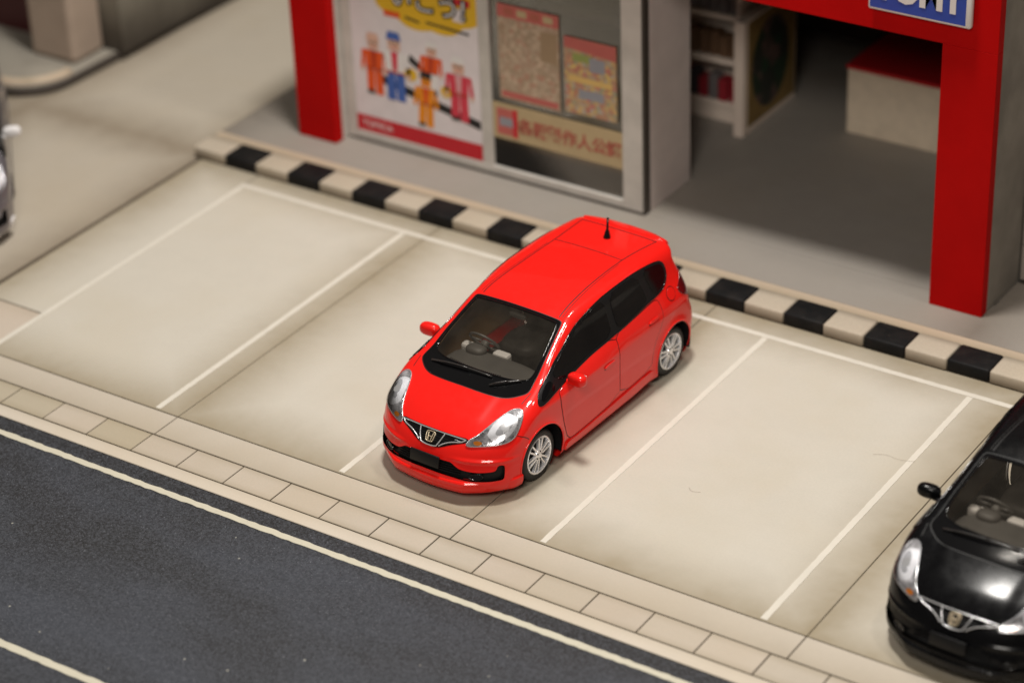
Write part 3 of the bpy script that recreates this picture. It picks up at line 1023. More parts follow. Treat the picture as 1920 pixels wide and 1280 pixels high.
# ---- the shell
def build_shell():
    X0, X1, Y1, Z0, Z1 = -2.05, 2.22, 0.98, 0.06, 1.60
    nx, ny, nz = 240, 150, 118
    # a closed box grid
    idx = {}
    P = []
    def vid(i, j, k):
        key = (i, j, k)
        if key not in idx:
            idx[key] = len(P)
            P.append((X0 + (X1 - X0) * i / nx, -Y1 + 2 * Y1 * j / ny, Z0 + (Z1 - Z0) * k / nz))
        return idx[key]
    Q = []
    for i in range(nx):
        for j in range(ny):
            Q.append((vid(i, j, nz), vid(i + 1, j, nz), vid(i + 1, j + 1, nz), vid(i, j + 1, nz)))
            Q.append((vid(i, j, 0), vid(i, j + 1, 0), vid(i + 1, j + 1, 0), vid(i + 1, j, 0)))
        for k in range(nz):
            Q.append((vid(i, 0, k), vid(i + 1, 0, k), vid(i + 1, 0, k + 1), vid(i, 0, k + 1)))
            Q.append((vid(i, ny, k), vid(i, ny, k + 1), vid(i + 1, ny, k + 1), vid(i + 1, ny, k)))
    for j in range(ny):
        for k in range(nz):
            Q.append((vid(0, j, k), vid(0, j, k + 1), vid(0, j + 1, k + 1), vid(0, j + 1, k)))
            Q.append((vid(nx, j, k), vid(nx, j + 1, k), vid(nx, j + 1, k + 1), vid(nx, j, k + 1)))
    P = np.array(P)
    Q = np.array(Q)
    C = np.stack([np.clip(P[:, 0] * 0.80, -1.45, 1.55), P[:, 1] * 0.25, np.full(len(P), 0.58)], 1)
    lo, hi = np.zeros(len(P)), np.ones(len(P))
    for _ in range(26):
        mid = (lo + hi) / 2
        f = F(*(C + (P - C) * mid[:, None]).T)
        lo = np.where(f < 0, mid, lo)
        hi = np.where(f < 0, hi, mid)
    V = C + (P - C) * lo[:, None]
    N = gradF(V)
    holes = [
        (np.array(full(GLASS, 1.2)), (0, 0, 1), lambda V, N: (V[:, 2] > 0.75)),
        (np.array(fullf(INTAKE, 2.0)), (1, 0, 0), lambda V, N: (V[:, 0] > 1.3) & (N[:, 0] > -0.2)),
    ]
    for hx in (HX, RX):
        for s in (1, -1):
            arc = np.array([(hx + 0.355 * math.cos(2 * math.pi * k / 96), 0.8 * s, HZ + 0.012 + 0.355 * math.sin(2 * math.pi * k / 96)) for k in range(96)])
            holes.append((arc, (0, s, 0), lambda V, N, s=s: (V[:, 1] * s > 0.60)))
    keep = np.ones(len(Q), bool)
    for poly, d, sel in holes:
        u, v, d = basis(d)
        UV = np.stack([u, v], 1)
        p2 = resample(chaikin(poly, 1), 0.02) @ UV
        q2 = V @ UV
        m = sel(V, N)
        ins = np.zeros(len(V), bool)
        ins[m] = inside(q2[m], p2)
        allin = ins[Q].any(1)
        keep &= ~allin
        # snap the ragged rim onto the outline
        rim = np.unique(Q[allin])
        rim = rim[~ins[rim]]
        rim = rim[m[rim]]
        _, np2 = near(q2[rim], p2)
        c0 = V[rim] @ d
        Vn = np2[:, :1] * u + np2[:, 1:] * v + c0[:, None] * d
        V[rim] = cast(Vn, d, back=0.15, depth=0.5)
        N[rim] = gradF(V[rim])
    Q = Q[keep]
    used = np.unique(Q)
    mp = -np.ones(len(V), int)
    mp[used] = np.arange(len(used))
    return V[used], mp[Q], N[used]

SHELL = build_shell()

# ---- materials shared by the cars
m_gblack = simple('gloss_black', (0.004, 0.004, 0.0045), 0.10, coat=0.4, spec=0.3)
m_wblack = simple('window_black', (0.003, 0.003, 0.0035), 0.10, coat=0.2, spec=0.25, bump=0.02, bscale=20)
m_mblack = simple('matt_black', (0.008, 0.008, 0.0085), 0.42, spec=0.25)
m_gap = simple('panel_gap', (0.055, 0.001, 0.001), 0.5)
m_gapk = simple('panel_gap_black', (0.003, 0.003, 0.003), 0.5)
m_gaps = simple('panel_gap_grey', (0.04, 0.04, 0.045), 0.5)
m_lining = simple('cabin_lining_amber_reflection', (0.34, 0.20, 0.085), 0.5)  # amber windscreen reflections put into the lining colour as tan
m_inner = simple('cabin_plastic', (0.060, 0.056, 0.052), 0.55, bump=0.1, bscale=120)
m_wiper = simple('wiper_black', (0.035, 0.032, 0.03), 0.3, coat=0.5)
m_dash = simple('dash_grey', (0.075, 0.072, 0.068), 0.42, bump=0.15, bscale=140)
m_seat = simple('seat_grey', (0.50, 0.485, 0.475), 0.6, bump=0.15, bscale=160)
m_chrome = simple('chrome', (0.80, 0.80, 0.82), 0.2, metal=0.7, bump=0.05, bscale=30)
m_refl = simple('lamp_chrome', (0.90, 0.90, 0.92), 0.22, metal=0.35, bump=0.22, bscale=16)
m_lamp = simple('lamp_housing', (0.66, 0.65, 0.66), 0.2, metal=0.4, var=0.85, vscale=11, bump=0.3, bscale=26)
m_gold = simple('emblem_gold', (0.72, 0.60, 0.42), 0.3, metal=0.6)
m_amber = simple('amber_lens', (0.80, 0.26, 0.02), 0.15, coat=1)
m_tyre = simple('tyre_rubber', (0.012, 0.012, 0.012), 0.52, spec=0.4, bump=0.12, bscale=90, var=0.2)
m_rim = simple('rim_silver', (0.86, 0.86, 0.88), 0.24, metal=0.7, bump=0.05, bscale=60)
m_drum = simple('wheel_dark', (0.012, 0.012, 0.012), 0.5)
m_tail = simple('tail_red', (0.10, 0.004, 0.006), 0.12, coat=1)
m_lens = glass_mat('lamp_lens', (0.97, 0.97, 0.98))
m_wind = glass_mat('windscreen_glass', (0.84, 0.81, 0.76), veil=0.03)
m_redp = paint('red_paint', (0.80, 0.013, 0.009))
m_blackp = paint('black_paint', (0.003, 0.003, 0.0035), 0.25, 0.01, 0.22, 0.16)
m_lipp = paint('lip_paint', (0.80, 0.013, 0.009))
m_mirp = paint('mirror_paint', (0.80, 0.013, 0.009))
m_whitep = paint('white_paint', (0.72, 0.70, 0.70))
m_silver = simple('grey_paint', (0.17, 0.155, 0.17), 0.28, metal=0.5, coat=1.0)

def both(fn):
    fn(lambda P: np.asarray(P, float), 1)
    fn(mir, -1)

def superellipsoid(name, c, r, mat, parent, e=2.6, n=20, m=28, taper=0.0):
    V, Fc = [], []
    def sg(a, p):
        return math.copysign(abs(a) ** p, a)
    p = 2.0 / e
    for i in range(n + 1):
        ph = -math.pi / 2 + math.pi * i / n
        for k in range(m):
            th = 2 * math.pi * k / m
            x, y, z = sg(math.cos(ph), p) * sg(math.cos(th), p), sg(math.cos(ph), p) * sg(math.sin(th), p), sg(math.sin(ph), p)
            s = 1 - taper * (y * 0.5 + 0.5)
            V.append((c[0] + r[0] * x * s, c[1] + r[1] * y, c[2] + r[2] * z * s))
    for i in range(n):
        for k in range(m):
            Fc.append((i * m + k, i * m + (k + 1) % m, (i + 1) * m + (k + 1) % m, (i + 1) * m + k))
    return mesh_obj(name, V, Fc, mat, parent, smooth=True)

def build_car():
    car = thing('toy_car', 'glossy red toy hatchback parked in the middle bay, facing the road', 'toy car')
    V, Q, N = SHELL
    mesh_obj('body', V, Q, m_redp, car, normals=N)
    up = V[:, 2] > 0.50
    q = Q[up[Q].all(1)]
    us = np.unique(q)
    mp = -np.ones(len(V), int)
    mp[us] = np.arange(len(us))
    mesh_obj('cabin_lining', V[us] - N[us] * 0.022, mp[q][:, ::-1], m_lining, car, smooth=True)
    box('floor_pan', -1.75, 1.55, -0.66, 0.66, 0.16, 0.52, m_mblack, car, 0.02)
    # windscreen, black surround and cowl
    sur = panel('windscreen_surround', full(SURR, 1.2), (0.15, 0, 1), 0.004, m_gblack, car, sp=0.028, holes=[full(GLASS, 1.2)], skirt=0.006)
    bigger = [(x + (0.012 if x > 0.8 else -0.012), y * 1.02) for x, y in GLASS]
    panel('windscreen', full(bigger, 1.2), (0.15, 0, 1), 0.0015, m_wind, car, sp=0.03, skirt=0)
    rim = [(x, y, 1.2) for x, y, _ in full(GLASS, 1.2)]
    ribbon('windscreen_seal', rim, (0.15, 0, 1), 0.016, 0.005, m_gblack, car, closed=True, thick=0.007)
    rim2 = [(x, y, 1.2) for x, y, _ in full([(x + (0.004 if x > 1 else -0.004 if x < .5 else 0), y + .004) for x, y in SURR], 1.2)]
    ribbon('surround_gap', rim2, (0.15, 0, 1), 0.012, 0.0016, m_gap, car, closed=True)
    # cowl vents and wipers
    for k in range(26):
        y = -0.36 + k * 0.026
        pc = cast(np.array([[1.165 - 0.06 * (y / 0.5) ** 2, y, 1.0]]), (0.15, 0, 1))[0]
        if k % 1 == 0:
            bx = box('frit_dot', -0.007, 0.007, -0.006, 0.006, 0, 0.003, m_gblack, sur)
            bx.location = pc + np.array([0.0, 0, 0.003])
    def wiper(a, b, lift):
        A = cast(np.array([a]), (0.15, 0, 1))[0]
        B = cast(np.array([b]), (0.15, 0, 1))[0]
        pts = []
        for t in np.linspace(0, 1, 9):
            p = A * (1 - t) + B * t
            p = cast(p[None], (0.15, 0, 1))[0]
            pts.append(p + np.array([0.004, 0, lift + 0.012 * math.sin(math.pi * t)]))
        w = tube('wiper', pts, 0.0105, m_wiper, car, 6)
        tube('wiper_arm', [p + np.array([0.012, 0, 0.012]) for p in pts[1:6]], 0.008, m_wiper, w, 6)
    wiper((1.235, -0.54, 1.0), (1.205, 0.23, 1.0), 0.020)
    wiper((1.315, 0.27, 1.0), (1.115, 0.545, 1.0), 0.018)
    # hood edge / bumper / roof gaps
    def gaps(f, s):
        ribbon('panel_gap', f([(1.60, .815, .71), (1.53, .86, .675), (1.475, .885, .625)]), (0.2, s, 0.1), 0.009, 0.0014, m_gap, car)
        ribbon('panel_gap', f([(1.345, .685, .88), (1.27, .685, .9), (1.20, .69, .92)]), (0, 0.5 * s, 1), 0.009, 0.0014, m_gap, car)
        ribbon('panel_gap', f([(0.352, .495, 1.4), (0.06, .475, 1.48), (-.34, .450, 1.5), (-.89, .442, 1.5), (-1.20, .462, 1.48), (-1.49, .49, 1.46)]), (0, 0, 1), 0.013, 0.0014, m_gap, car)
        ribbon('panel_gap', f([(0.345, .528, 1.4), (0.06, .506, 1.47), (-.34, .480, 1.5), (-.80, .470, 1.5)]), (0, 0, 1), 0.007, 0.0014, m_gap, car)
    both(gaps)
    ribbon('panel_gap', [(-.90, -.44, 1.5), (-.905, 0, 1.53), (-.90, .44, 1.5)], (0, 0, 1), 0.013, 0.0014, m_gap, car)
    ribbon('panel_gap', [(-1.50, -.50, 1.45), (-1.475, 0, 1.47), (-1.50, .50, 1.45)], (0, 0, 1), 0.016, 0.0014, m_gapk, car)
    # spoiler lip
    sl = [(-1.52, 0.0), (-1.53, .3), (-1.55, .48), (-1.62, .575), (-1.685, .50), (-1.715, .3), (-1.72, 0.0)]
    panel('spoiler', [(x, y, 1.42) for x, y in sl] + [(x, -y, 1.42) for x, y in sl[::-1] if y > 0], (-0.35, 0, 1), 0.020, m_redp, car, sp=0.035, skirt=0.035)
    # side glass
    FR = [(1.25, .85, .895), (1.19, .80, .95), (1.14, .78, .98), (1.01, .76, 1.03), (.80, .72, 1.13), (.60, .69, 1.205), (.38, .66, 1.31), (.15, .66, 1.373), (-.04, .65, 1.41), (-.25, .65, 1.435), (-.60, .66, 1.442), (-.84, .66, 1.435), (-1.13, .67, 1.408), (-1.29, .68, 1.368), (-1.328, .72, 1.27), (-1.31, .75, 1.18), (-1.21, .78, 1.105), (-1.08, .79, 1.08), (-.87, .80, 1.073), (-.47, .82, 1.038), (-.20, .82, 1.018), (.20, .82, .985), (.52, .82, .955), (.75, .83, .932), (1.00, .85, .900), (1.12, .86, .880), (1.21, .86, .872)]
    G1 = [(.90, .74, 1.045), (.74, .71, 1.125), (.57, .69, 1.20), (.38, .66, 1.28), (.17, .66, 1.342), (-.02, .65, 1.383), (-.165, .65, 1.402), (-.175, .75, 1.20), (-.165, .82, 1.045), (.22, .83, 1.015), (.58, .83, .98), (.80, .83, .962)]
    G0 = [(1.20, .83, .895), (1.13, .79, .955), (1.02, .76, 1.005), (.955, .75, 1.02), (.915, .83, .935), (1.05, .85, .905)]
    G2 = [(-.275, .65, 1.408), (-.55, .65, 1.416), (-.79, .66, 1.408), (-.85, .75, 1.20), (-.87, .80, 1.098), (-.50, .82, 1.066), (-.27, .82, 1.045), (-.27, .76, 1.20)]
    G3 = [(-.905, .66, 1.402), (-1.13, .66, 1.376), (-1.262, .68, 1.342), (-1.292, .72, 1.26), (-1.27, .74, 1.185), (-1.19, .77, 1.13), (-1.06, .79, 1.105), (-1.01, .79, 1.10), (-.965, .75, 1.21)]
    def side(f, s):
        d = (0, s, 0.35)
        fr = panel('side_window_frame', f(FR), d, 0.004, m_mblack, car, sp=0.03, skirt=0.007, smooth=1)
        for Gp in (G0, G1, G2, G3):
            panel('side_window', f(Gp), d, 0.009, m_wblack, car, sp=0.035, skirt=0.006, smooth=1)
        ribbon('window_seal', f(FR), d, 0.010, 0.005, m_gblack, fr, closed=True, thick=0.003, smooth=1)
    both(side)
    # doors
    D1 = [(.895, .85, .905), (.905, .88, .78), (.875, .89, .59), (.855, .89, .45), (.785, .88, .262), (.64, .87, .245), (-.176, .88, .285), (-.166, .89, .56), (-.176, .88, .85), (-.186, .83, 1.005), (.24, .83, .978), (.60, .835, .942)]
    D2 = [(-.200, .83, 1.008), (-.190, .88, .85), (-.180, .89, .56), (-.19, .88, .29), (-.795, .88, .322), (-.81, .89, .50), (-.89, .89, .66), (-1.03, .89, .80), (-1.045, .85, .95), (-1.02, .80, 1.053), (-.86, .80, 1.048), (-.47, .82, 1.022)]
    def doors(f, s):
        for Dp, hx, hz in ((D1, 0.01, .775), (D2, -.865, .885)):
            dr = panel('door', f(Dp), (0, s, 0.12), 0.0045, m_redp, car, sp=0.028, skirt=0.008, smooth=1)
            ribbon('door_gap', f(Dp), (0, s, 0.12), 0.022, 0.0012, m_gap, dr, closed=True, smooth=1)
            hp = [(hx + .10, .86, hz - .018), (hx + .10, .86, hz + .018), (hx - .09, .86, hz + .022), (hx - .09, .86, hz - .014)]
            panel('door_handle', f(hp), (0, s, 0.12), 0.020, m_redp, dr, sp=0.02, skirt=0.012, smooth=2)
            hp2 = [(hx + .11, .86, hz - .030), (hx + .11, .86, hz - .004), (hx - .10, .86, hz), (hx - .10, .86, hz - .026)]
            panel('handle_recess', f(hp2), (0, s, 0.12), 0.0058, m_gap, dr, sp=0.02, skirt=0, smooth=2)
        sk = [(.84, .87, .135), (.86, .87, .20), (.80, .88, .235), (.60, .88, .225), (-.20, .88, .262), (-.76, .88, .292), (-.845, .88, .27), (-.84, .87, .155)]
        panel('side_skirt', f(sk), (0, s, 0), 0.020, m_redp, car, sp=0.03, skirt=0.03, smooth=1)
    both(doors)
    # fuel cap on the left
    panel('fuel_cap', [(-1.285 + .073 * math.cos(a), .82, 1.0 + .070 * math.sin(a)) for a in np.linspace(0, 2 * math.pi, 20, endpoint=False)], (0, 1, 0.1), 0.006, m_redp, car, sp=0.02, skirt=0.008, smooth=0)
    ribbon('panel_gap', [(-1.285 + .079 * math.cos(a), .82, 1.0 + .076 * math.sin(a)) for a in np.linspace(0, 2 * math.pi, 28, endpoint=False)], (0, 1, 0.1), 0.010, 0.0013, m_gap, car, closed=True, smooth=0)
    # lamps
    H = np.array(HEAD)
    cH = H.mean(0)
    def lamp(f, s):
        d = (0.55, 0.45 * s, 0.75)
        hl = panel('headlight', f(H), d, 0.0155, m_lens, car, sp=0.022, skirt=0.004, smooth=2)
        panel('housing', f(H), d, 0.004, m_lamp, hl, sp=0.025, skirt=0.006, smooth=2)
        ribbon('chrome_edge', f(cH + (H - cH) * 0.965), d, 0.012, 0.005, m_chrome, hl, closed=True, thick=0.006, smooth=2)
        R1 = [(1.83, .58, .67), (1.74, .56, .74), (1.62, .575, .80), (1.51, .60, .84), (1.44, .66, .85), (1.44, .72, .83), (1.50, .765, .78), (1.60, .77, .72), (1.70, .74, .68), (1.78, .68, .665)]
        def bowl(p2):
            c = p2.mean(0)
            r = np.linalg.norm(p2 - c, axis=1)
            return 0.007 * np.cos(r * 13.0)
        panel('reflector', f(R1), d, 0.0085, m_refl, hl, sp=0.014, skirt=0.004, smooth=2, offfn=bowl)
        R2 = [(1.70, .685, .70), (1.62, .735, .745), (1.53, .745, .80), (1.50, .715, .825), (1.56, .665, .815), (1.66, .63, .76), (1.73, .63, .71)]
        panel('bulb', f(R2), d, 0.0125, m_chrome, hl, sp=0.016, skirt=0.004, smooth=2, offfn=lambda q: 0.004 * np.cos(np.linalg.norm(q - q.mean(0), axis=1) * 16))
        A1 = [(1.905, .505, .643), (1.885, .47, .66), (1.86, .50, .672), (1.845, .555, .668), (1.87, .575, .655)]
        panel('indicator', f(A1), d, 0.009, m_amber, hl, sp=0.012, skirt=0.004, smooth=2)
        T1 = [(-1.40, .82, .985), (-1.50, .79, 1.06), (-1.60, .76, 1.13), (-1.70, .62, 1.10), (-1.74, .60, .95), (-1.70, .72, .86), (-1.60, .83, .855), (-1.49, .85, .895)]
        panel('tail_light', f(T1), (-0.7, 0.7 * s, 0.15), 0.007, m_tail, car, sp=0.025, skirt=0.01, smooth=2)
        # fog pods
        P1 = [(2.03, .485, .322), (2.0, .52, .352), (1.97, .575, .362), (1.95, .625, .350), (1.96, .635, .318), (1.98, .60, .298), (2.01, .53, .295)]
        fr = panel('fog_light', f(P1), (1, 0.35 * s, 0), -0.012, m_gblack, car, sp=0.02, skirt=0.02, smooth=2)
        ribbon('bezel', f(P1), (1, 0.35 * s, 0), 0.014, -0.012, m_gblack, fr, closed=True, thick=0.010)
    both(lamp)
    # grille
    Gf = [tuple(p) for p in GRILLE] + [(x, -y, z) for x, y, z in GRILLE[::-1] if y > 0]
    gr = panel('grille', Gf, (1, 0, 0.45), 0.004, m_gblack, car, sp=0.022, skirt=0.008, smooth=1)
    dg = (1, 0, 0.45)
    def chrome(pts, w=0.0125):
        ribbon('chrome_trim', pts, dg, w, 0.005, m_chrome, gr, thick=0.009, smooth=1)
    chrome([(1.9, -.40, .672), (1.92, -.28, .682), (1.93, -.14, .684), (1.93, 0, .684), (1.93, .14, .684), (1.92, .28, .682), (1.9, .40, .672)])
    def ch(f, s):
        chrome(f([(1.90, .405, .672), (1.95, .36, .655), (1.96, .28, .640), (1.98, .215, .622), (2.0, .165, .598), (2.02, .128, .572)]))
        chrome(f([(1.94, .155, .682), (1.98, .135, .63), (2.02, .098, .566)]), 0.012)
    both(ch)
    chrome([(2.02, -.105, .566), (2.03, -.06, .555), (2.03, 0, .552), (2.03, .06, .555), (2.02, .105, .566)])
    for z in (.60, .625, .65):
        hw = 0.10 if z < .62 else 0.22
        ribbon('grille_slat', [(1.98, -hw, z), (1.99, 0, z), (1.98, hw, z)], dg, 0.008, 0.004, m_mblack, gr, thick=0.006, smooth=0)
    em = np.array([(.0, .056), (.036, .056), (.054, .044), (.049, 0), (.042, -.044), (.026, -.056), (0, -.056)])
    eo = [(1.97, y, .622 + z) for y, z in em] + [(1.97, -y, .622 + z) for y, z in em[::-1] if y > 0]
    e0 = ribbon('emblem', eo, dg, 0.010, 0.010, m_gold, car, closed=True, thick=0.009, sp=0.006)
    for L in ([(.030, .044), (.016, -.042)], [(-.030, .044), (-.016, -.042)], [(.022, 0), (-.022, 0)]):
        ribbon('emblem_stroke', [(1.97, a, .622 + b) for a, b in L], dg, 0.010, 0.010, m_gold, e0, thick=0.008, smooth=0, sp=0.008)
    ribbon('badge', [(1.95, .285, .662), (1.95, .305, .668), (1.95, .33, .660), (1.95, .35, .664)], dg, 0.008, 0.006, m_chrome, gr, thick=0.004, smooth=1, sp=0.008)
    # projecting lower lip with cropped corners
    half = [(2.118, 0.0), (2.105, 0.20), (2.078, 0.40), (2.058, 0.455), (1.93, 0.640), (1.775, 0.815), (1.700, 0.872), (1.60, 0.890)]
    path = np.array([(x, -y) for x, y in half[::-1]] + half[1:])
    path = resample(chaikin(path, 1, False), 0.03, False)
    tg = np.gradient(path, axis=0)
    nr = np.stack([tg[:, 1], -tg[:, 0]], 1)
    nr /= np.linalg.norm(nr, axis=1, keepdims=True)
    sec = [(-0.075, 0.280), (0.018, 0.262), (0.029, 0.248), (0.026, 0.195), (0.006, 0.140), (-0.012, 0.120), (-0.09, 0.116)]
    LV, LF = [], []
    fd = 0.036 * np.clip((np.abs(path[:, 1]) - 0.60) / 0.22, 0, 1) ** 1.5
    for o_, z_ in sec:
        LV += [(p[0] + n_[0] * (o_ - q_), p[1] + n_[1] * (o_ - q_), z_) for p, n_, q_ in zip(path, nr, fd)]
    m_ = len(path)
    for a_ in range(len(sec) - 1):
        for b_i in range(m_ - 1):
            LF.append((a_ * m_ + b_i, (a_ + 1) * m_ + b_i, (a_ + 1) * m_ + b_i + 1, a_ * m_ + b_i + 1))
    lip = mesh_obj('front_lip', LV, LF, m_lipp, car, smooth=True)
    lip.data.set_sharp_from_angle(angle=math.radians(28))
    # lower intake, slats, plate
    sc = np.array(fullf(INTAKE, 2.0))
    panel('lower_intake', sc, (1, 0, 0), -0.045, m_mblack, car, sp=0.03, skirt=-0.045, smooth=1)
    for z in (.335, .36, .385, .41, .432):
        hw = 0.40 if z < .40 else 0.31
        ribbon('intake_slat', [(2.05, -hw, z), (2.06, 0, z), (2.05, hw, z)], (1, 0, 0), 0.010, -0.032, m_mblack, car, thick=0.014, smooth=0)
    bm = bmesh.new()
    add_box(bm, -0.012, 0.012, -0.185, 0.185, -0.066, 0.066, 0.006, 2)
    pl = bm_obj('number_plate', bm, m_mblack, car, smooth=True, angle=40)
    pl.location = (2.105, 0.0, 0.428)
    pl.rotation_euler = (0, math.radians(-8), 0)
    # rear screen and plate
    rw = [(-1.66, 0, 1.33), (-1.66, .45, 1.31), (-1.68, .60, 1.22), (-1.74, .62, 1.04), (-1.76, .45, 1.0), (-1.77, 0, 1.0)]
    panel('rear_window', rw + [(x, -y, z) for x, y, z in rw[::-1] if y > 0], (-1, 0, 0.3), 0.005, m_wblack, car, sp=0.035, skirt=0.008, smooth=1)
    box('rear_plate', -1.925, -1.90, -0.18, 0.18, 0.56, 0.67, m_mblack, car, 0.005)
    # mirrors
    for s in (1, -1):
        mm = superellipsoid('mirror', (0, 0, 0), (0.066, 0.118, 0.072), m_mirp, car, 2.7, taper=0.0)
        mm.location = (0.715, 0.965 * s, 0.975)
        mm.rotation_euler = (0.10 * s, 0, -0.20 * s)
        st = superellipsoid('mirror_stalk', (0, 0, 0), (0.045, 0.085, 0.028), m_mirp, mm, 2.4)
        st.location = (0.012, -0.105 * s, -0.045)
        gl = box('mirror_glass', -0.004, 0.004, -0.075, 0.075, -0.042, 0.042, m_chrome, mm, 0.003)
        gl.location = (-0.062, 0, 0)
    # antenna
    pa = cast(np.array([[-1.235, 0.02, 1.4]]), (0, 0, 1))[0]
    V1, F1 = lathe_data([(0.0, -0.01), (0.042, -0.01), (0.042, 0.012), (0.035, 0.035), (0.022, 0.085), (0.013, 0.105), (0.012, 0.24), (0.0, 0.245)], 20, 'z')
    an = mesh_obj('antenna', V1, F1, m_gblack, car, smooth=True)
    an.location = pa
    an.rotation_euler = (0, -0.10, 0)
    # wheels
    tp = [(0.205, -0.005), (0.215, 0.004), (0.240, 0.006), (0.265, 0.0), (0.281, -0.012), (0.288, -0.030), (0.289, -0.150), (0.280, -0.172), (0.24, -0.185), (0.0, -0.185)]
    TV, TF = lathe_data(tp, 72)
    RV, RF = lathe_data([(0.214, -0.004), (0.2145, 0.004), (0.206, 0.008), (0.196, 0.004), (0.192, -0.012), (0.188, -0.05)], 72)
    parts = [(RV, RF)]
    def bar(a, r0, r1, w0, w1, h, dy):
        ca, sa = math.cos(a), math.sin(a)
        vs = []
        for r, w, y in ((r0, w0, dy + 0.006), (r1, w1, dy)):
            for q, yy in ((-1, -h), (-0.75, 0.0), (0.75, 0.0), (1, -h)):
                t = q * w / 2
                vs.append((r * ca - t * sa, y + yy, r * sa + t * ca))
        fs = [(0, 4, 5, 1), (1, 5, 6, 2), (2, 6, 7, 3), (0, 1, 2, 3), (4, 7, 6, 5)]
        return vs, fs
    for k in range(6):
        for dlt in (-0.155, 0.155):
            a = 2 * math.pi * k / 6 + 0.30
            ca, sa = math.cos(a), math.sin(a)
            v0, f0 = bar(0, 0.045, 0.198, 0.026, 0.022, 0.030, -0.004)
            # each spoke leans away from its pair's axis
            lean = dlt
            vs = []
            for (x, y, z) in v0:
                zz = z + math.copysign(0.014, dlt) + lean * max(0, x - 0.05) * 0.95
                vs.append((x * ca - zz * sa, y, x * sa + zz * ca))
            parts.append((vs, f0))
    hubp = lathe_data([(0.0, 0.010), (0.028, 0.010), (0.034, 0.004), (0.058, 0.002), (0.064, -0.010), (0.064, -0.03)], 24)
    parts.append(hubp)
    WV, WF = join(parts)
    DV, DF = lathe_data([(0.0, -0.045), (0.15, -0.045), (0.192, -0.050)], 36)
    first = None
    for hx in (HX, RX):
        for s in (1, -1):
            w = link(bpy.data.objects.new('wheel', None), car)
            w.location = (hx, 0.835 * s, HZ)
            w.rotation_euler = (0, random.uniform(0, 1) if s > 0 else 0, 0 if s > 0 else math.pi)
            if first is None:
                first = (mesh_obj('tyre', TV, TF, m_tyre, w, smooth=True), mesh_obj('rim', WV, WF, m_rim, w, smooth=True), mesh_obj('brake_drum', DV, DF, m_drum, w, smooth=True))
                first[0].data.set_sharp_from_angle(angle=math.radians(35))
                first[1].data.set_sharp_from_angle(angle=math.radians(35))
                bolts = []
                for k in range(5):
                    a = 2 * math.pi * k / 5
                    bv, bf = lathe_data([(0.0, 0.012), (0.008, 0.011), (0.008, 0.0)], 8)
                    bolts.append(([(x + 0.046 * math.cos(a), y, z + 0.046 * math.sin(a)) for x, y, z in bv], bf))
                first = first + (mesh_obj('wheel_nuts', *join(bolts), m_drum, w),)
            else:
                for o in first:
                    link(o.copy(), w)
            # arch liner
            LV, LF = [], []
            nseg = 28
            for k in range(nseg + 1):
                a = -0.35 + (math.pi + 0.7) * k / nseg
                for y in (0.868, 0.45):
                    LV.append((hx + 0.358 * math.cos(a), y * s, HZ + 0.012 + 0.358 * math.sin(a)))
            for k in range(nseg):
                LF.append((2 * k, 2 * k + 1, 2 * k + 3, 2 * k + 2))
            b0 = len(LV)
            LV.append((hx, 0.45 * s, HZ))
            for k in range(nseg):
                LF.append((2 * k + 1, b0, 2 * k + 3))
            mesh_obj('wheel_arch', LV, LF, m_mblack, car, smooth=False)
            arc = [(hx + 0.362 * math.cos(a), 0.9 * s, HZ + 0.012 + 0.362 * math.sin(a)) for a in np.linspace(-0.30, math.pi + 0.30, 40)]
            ribbon('arch_lip', arc, (0, s, 0), 0.020, 0.0, m_redp, car, thick=0.007, smooth=0, sp=0.03)
    # cabin
    dsh = superellipsoid('dashboard', (0.93, 0.0, 0.80), (0.28, 0.60, 0.145), m_dash, car, 3.4)
    for y0, y1, xx in ((-0.56, -0.40, 0.66), (-0.16, 0.04, 0.64)):
        box('gauge_panel', xx - 0.05, xx + 0.06, y0, y1, 0.80, 0.935, m_seat, dsh, 0.03, 2)
    superellipsoid('binnacle', (0.76, -0.31, 0.955), (0.09, 0.12, 0.05), m_inner, dsh, 2.4)
    sw = [(0.0, 0.175 * math.cos(a), 0.175 * math.sin(a)) for a in np.linspace(0, 2 * math.pi, 33)[:-1]]
    st = tube('steering_wheel', sw, 0.015, m_dash, car, 8, closed=True)
    st.location = (0.60, -0.32, 0.965)
    st.rotation_euler = (0, math.radians(35), 0)
    superellipsoid('hub', (0.03, 0.02, 0), (0.05, 0.05, 0.045), m_inner, st, 2.5)
    tube('stalk', [(0.05, 0.04, 0.02), (0.06, 0.16, 0.05)], 0.009, m_dash, st, 6)
    for a in (0.1, math.pi - 0.1, -math.pi / 2):
        tube('spoke', [(0, 0.04 * math.cos(a), 0.04 * math.sin(a)), (0, 0.17 * math.cos(a), 0.17 * math.sin(a))], 0.012, m_dash, st, 6)
    for s in (-1, 1):
        stt = superellipsoid('seat', (-0.18, 0.34 * s, 0.58), (0.26, 0.24, 0.09), m_inner, car, 3)
        superellipsoid('seat_back', (-0.46, 0.34 * s, 0.86), (0.08, 0.23, 0.30), m_inner, stt, 3)
        superellipsoid('headrest', (-0.48, 0.34 * s, 1.22), (0.05, 0.12, 0.075), m_inner, stt, 3)
    superellipsoid('interior_mirror', (0.42, 0.0, 1.30), (0.022, 0.11, 0.035), m_inner, car, 2.6)
    return car

def children(o):
    return [c for c in bpy.data.objects if c.parent == o]

def copy_tree(o, parent=None):
    c = o.copy()
    link(c, parent)
    for ch in kids.get(o.name, ()):
        copy_tree(ch, c)
    return c

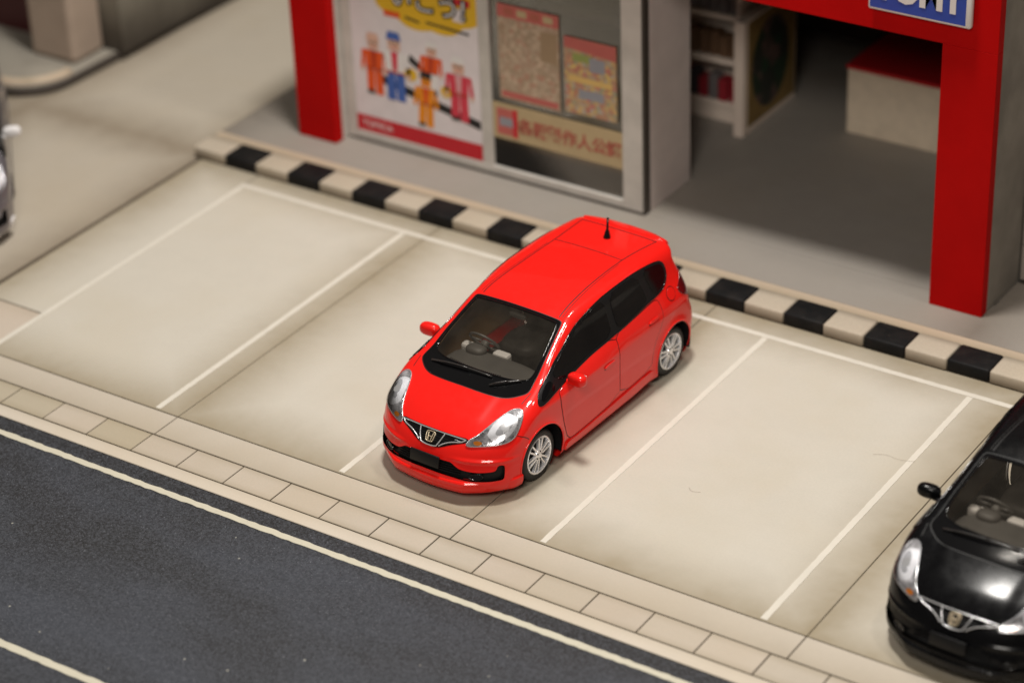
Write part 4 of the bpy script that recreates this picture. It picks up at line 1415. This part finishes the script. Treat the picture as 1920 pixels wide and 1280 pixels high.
FXV, LXV = Vector((-.0459, -.9989, 0)), Vector((.9989, -.0459, 0))
ORG = Vector((3.6153, 2.2711, 0.0))
HEADING = math.atan2(-.9989, -.0459)

car = build_car()
bpy.context.view_layer.update()
kids = {}
for o in bpy.data.objects:
    if o.parent:
        kids.setdefault(o.parent.name, []).append(o)

def repaint(o, table):
    for ch in [o] + list(kids2.get(o.name, ())):
        if ch.type == 'MESH':
            for sl in ch.material_slots:
                if sl.material and sl.material.name in table:
                    nm = table[sl.material.name]
                    sl.link = 'OBJECT'
                    sl.material = nm
        if ch is not o:
            repaint(ch, table)

others = []
for spec in range(2):
    others.append(copy_tree(car))
kids2 = {}
for o in bpy.data.objects:
    if o.parent:
        kids2.setdefault(o.parent.name, []).append(o)

car.location = ORG
car.rotation_euler = (0, 0, HEADING)
car['group'] = 'toy hatchbacks parked outside the shop'
blk, slv = others
blk.location = ORG + FXV * -0.155 + LXV * 5.945
blk.rotation_euler = (0, 0, HEADING)
blk['label'] = 'glossy black toy hatchback cut off by the lower right edge of the lot'
repaint(blk, {'red_paint': m_blackp, 'lip_paint': m_blackp, 'mirror_paint': m_blackp, 'panel_gap': m_gapk})
hv = Vector((0.70, -0.71, 0))
hv.normalize()
lv = Vector((-hv.y, hv.x, 0))
# its front left corner stands at (-3.92, 2.10)
slv.location = Vector((-4.10, 2.02, 0)) - hv * 1.86 - lv * 0.74
slv.rotation_euler = (0, 0, math.atan2(hv.y, hv.x))
slv['label'] = 'dark grey toy hatchback with white mirrors, only its front corner in view'
repaint(slv, {'red_paint': m_silver, 'lip_paint': m_whitep, 'mirror_paint': m_whitep, 'panel_gap': m_gaps})

# ------------------------------------------------------------------ hairs fallen on the lot
m_hair = simple('hair', (0.22, 0.16, 0.11), 0.6)
def hair(pts, label):
    P = resample(chaikin(np.array(pts, float), 3, False), 0.012, False)
    o = tube('hair_fibre', P, 0.0010, m_hair, None, 5)
    tag(o, label, 'fibre', 'stray fibres on the parking lot')
hair([(7.18, 3.13, 0.010), (7.30, 3.20, 0.012), (7.45, 3.16, 0.012), (7.62, 3.22, 0.014)], 'thin curved hair lying across the white bay line near the black car')
hair([(5.82, 1.62, 0.006), (5.88, 1.56, 0.008), (5.97, 1.60, 0.006)], 'tiny curled fibre lying in the empty bay right of the red car')
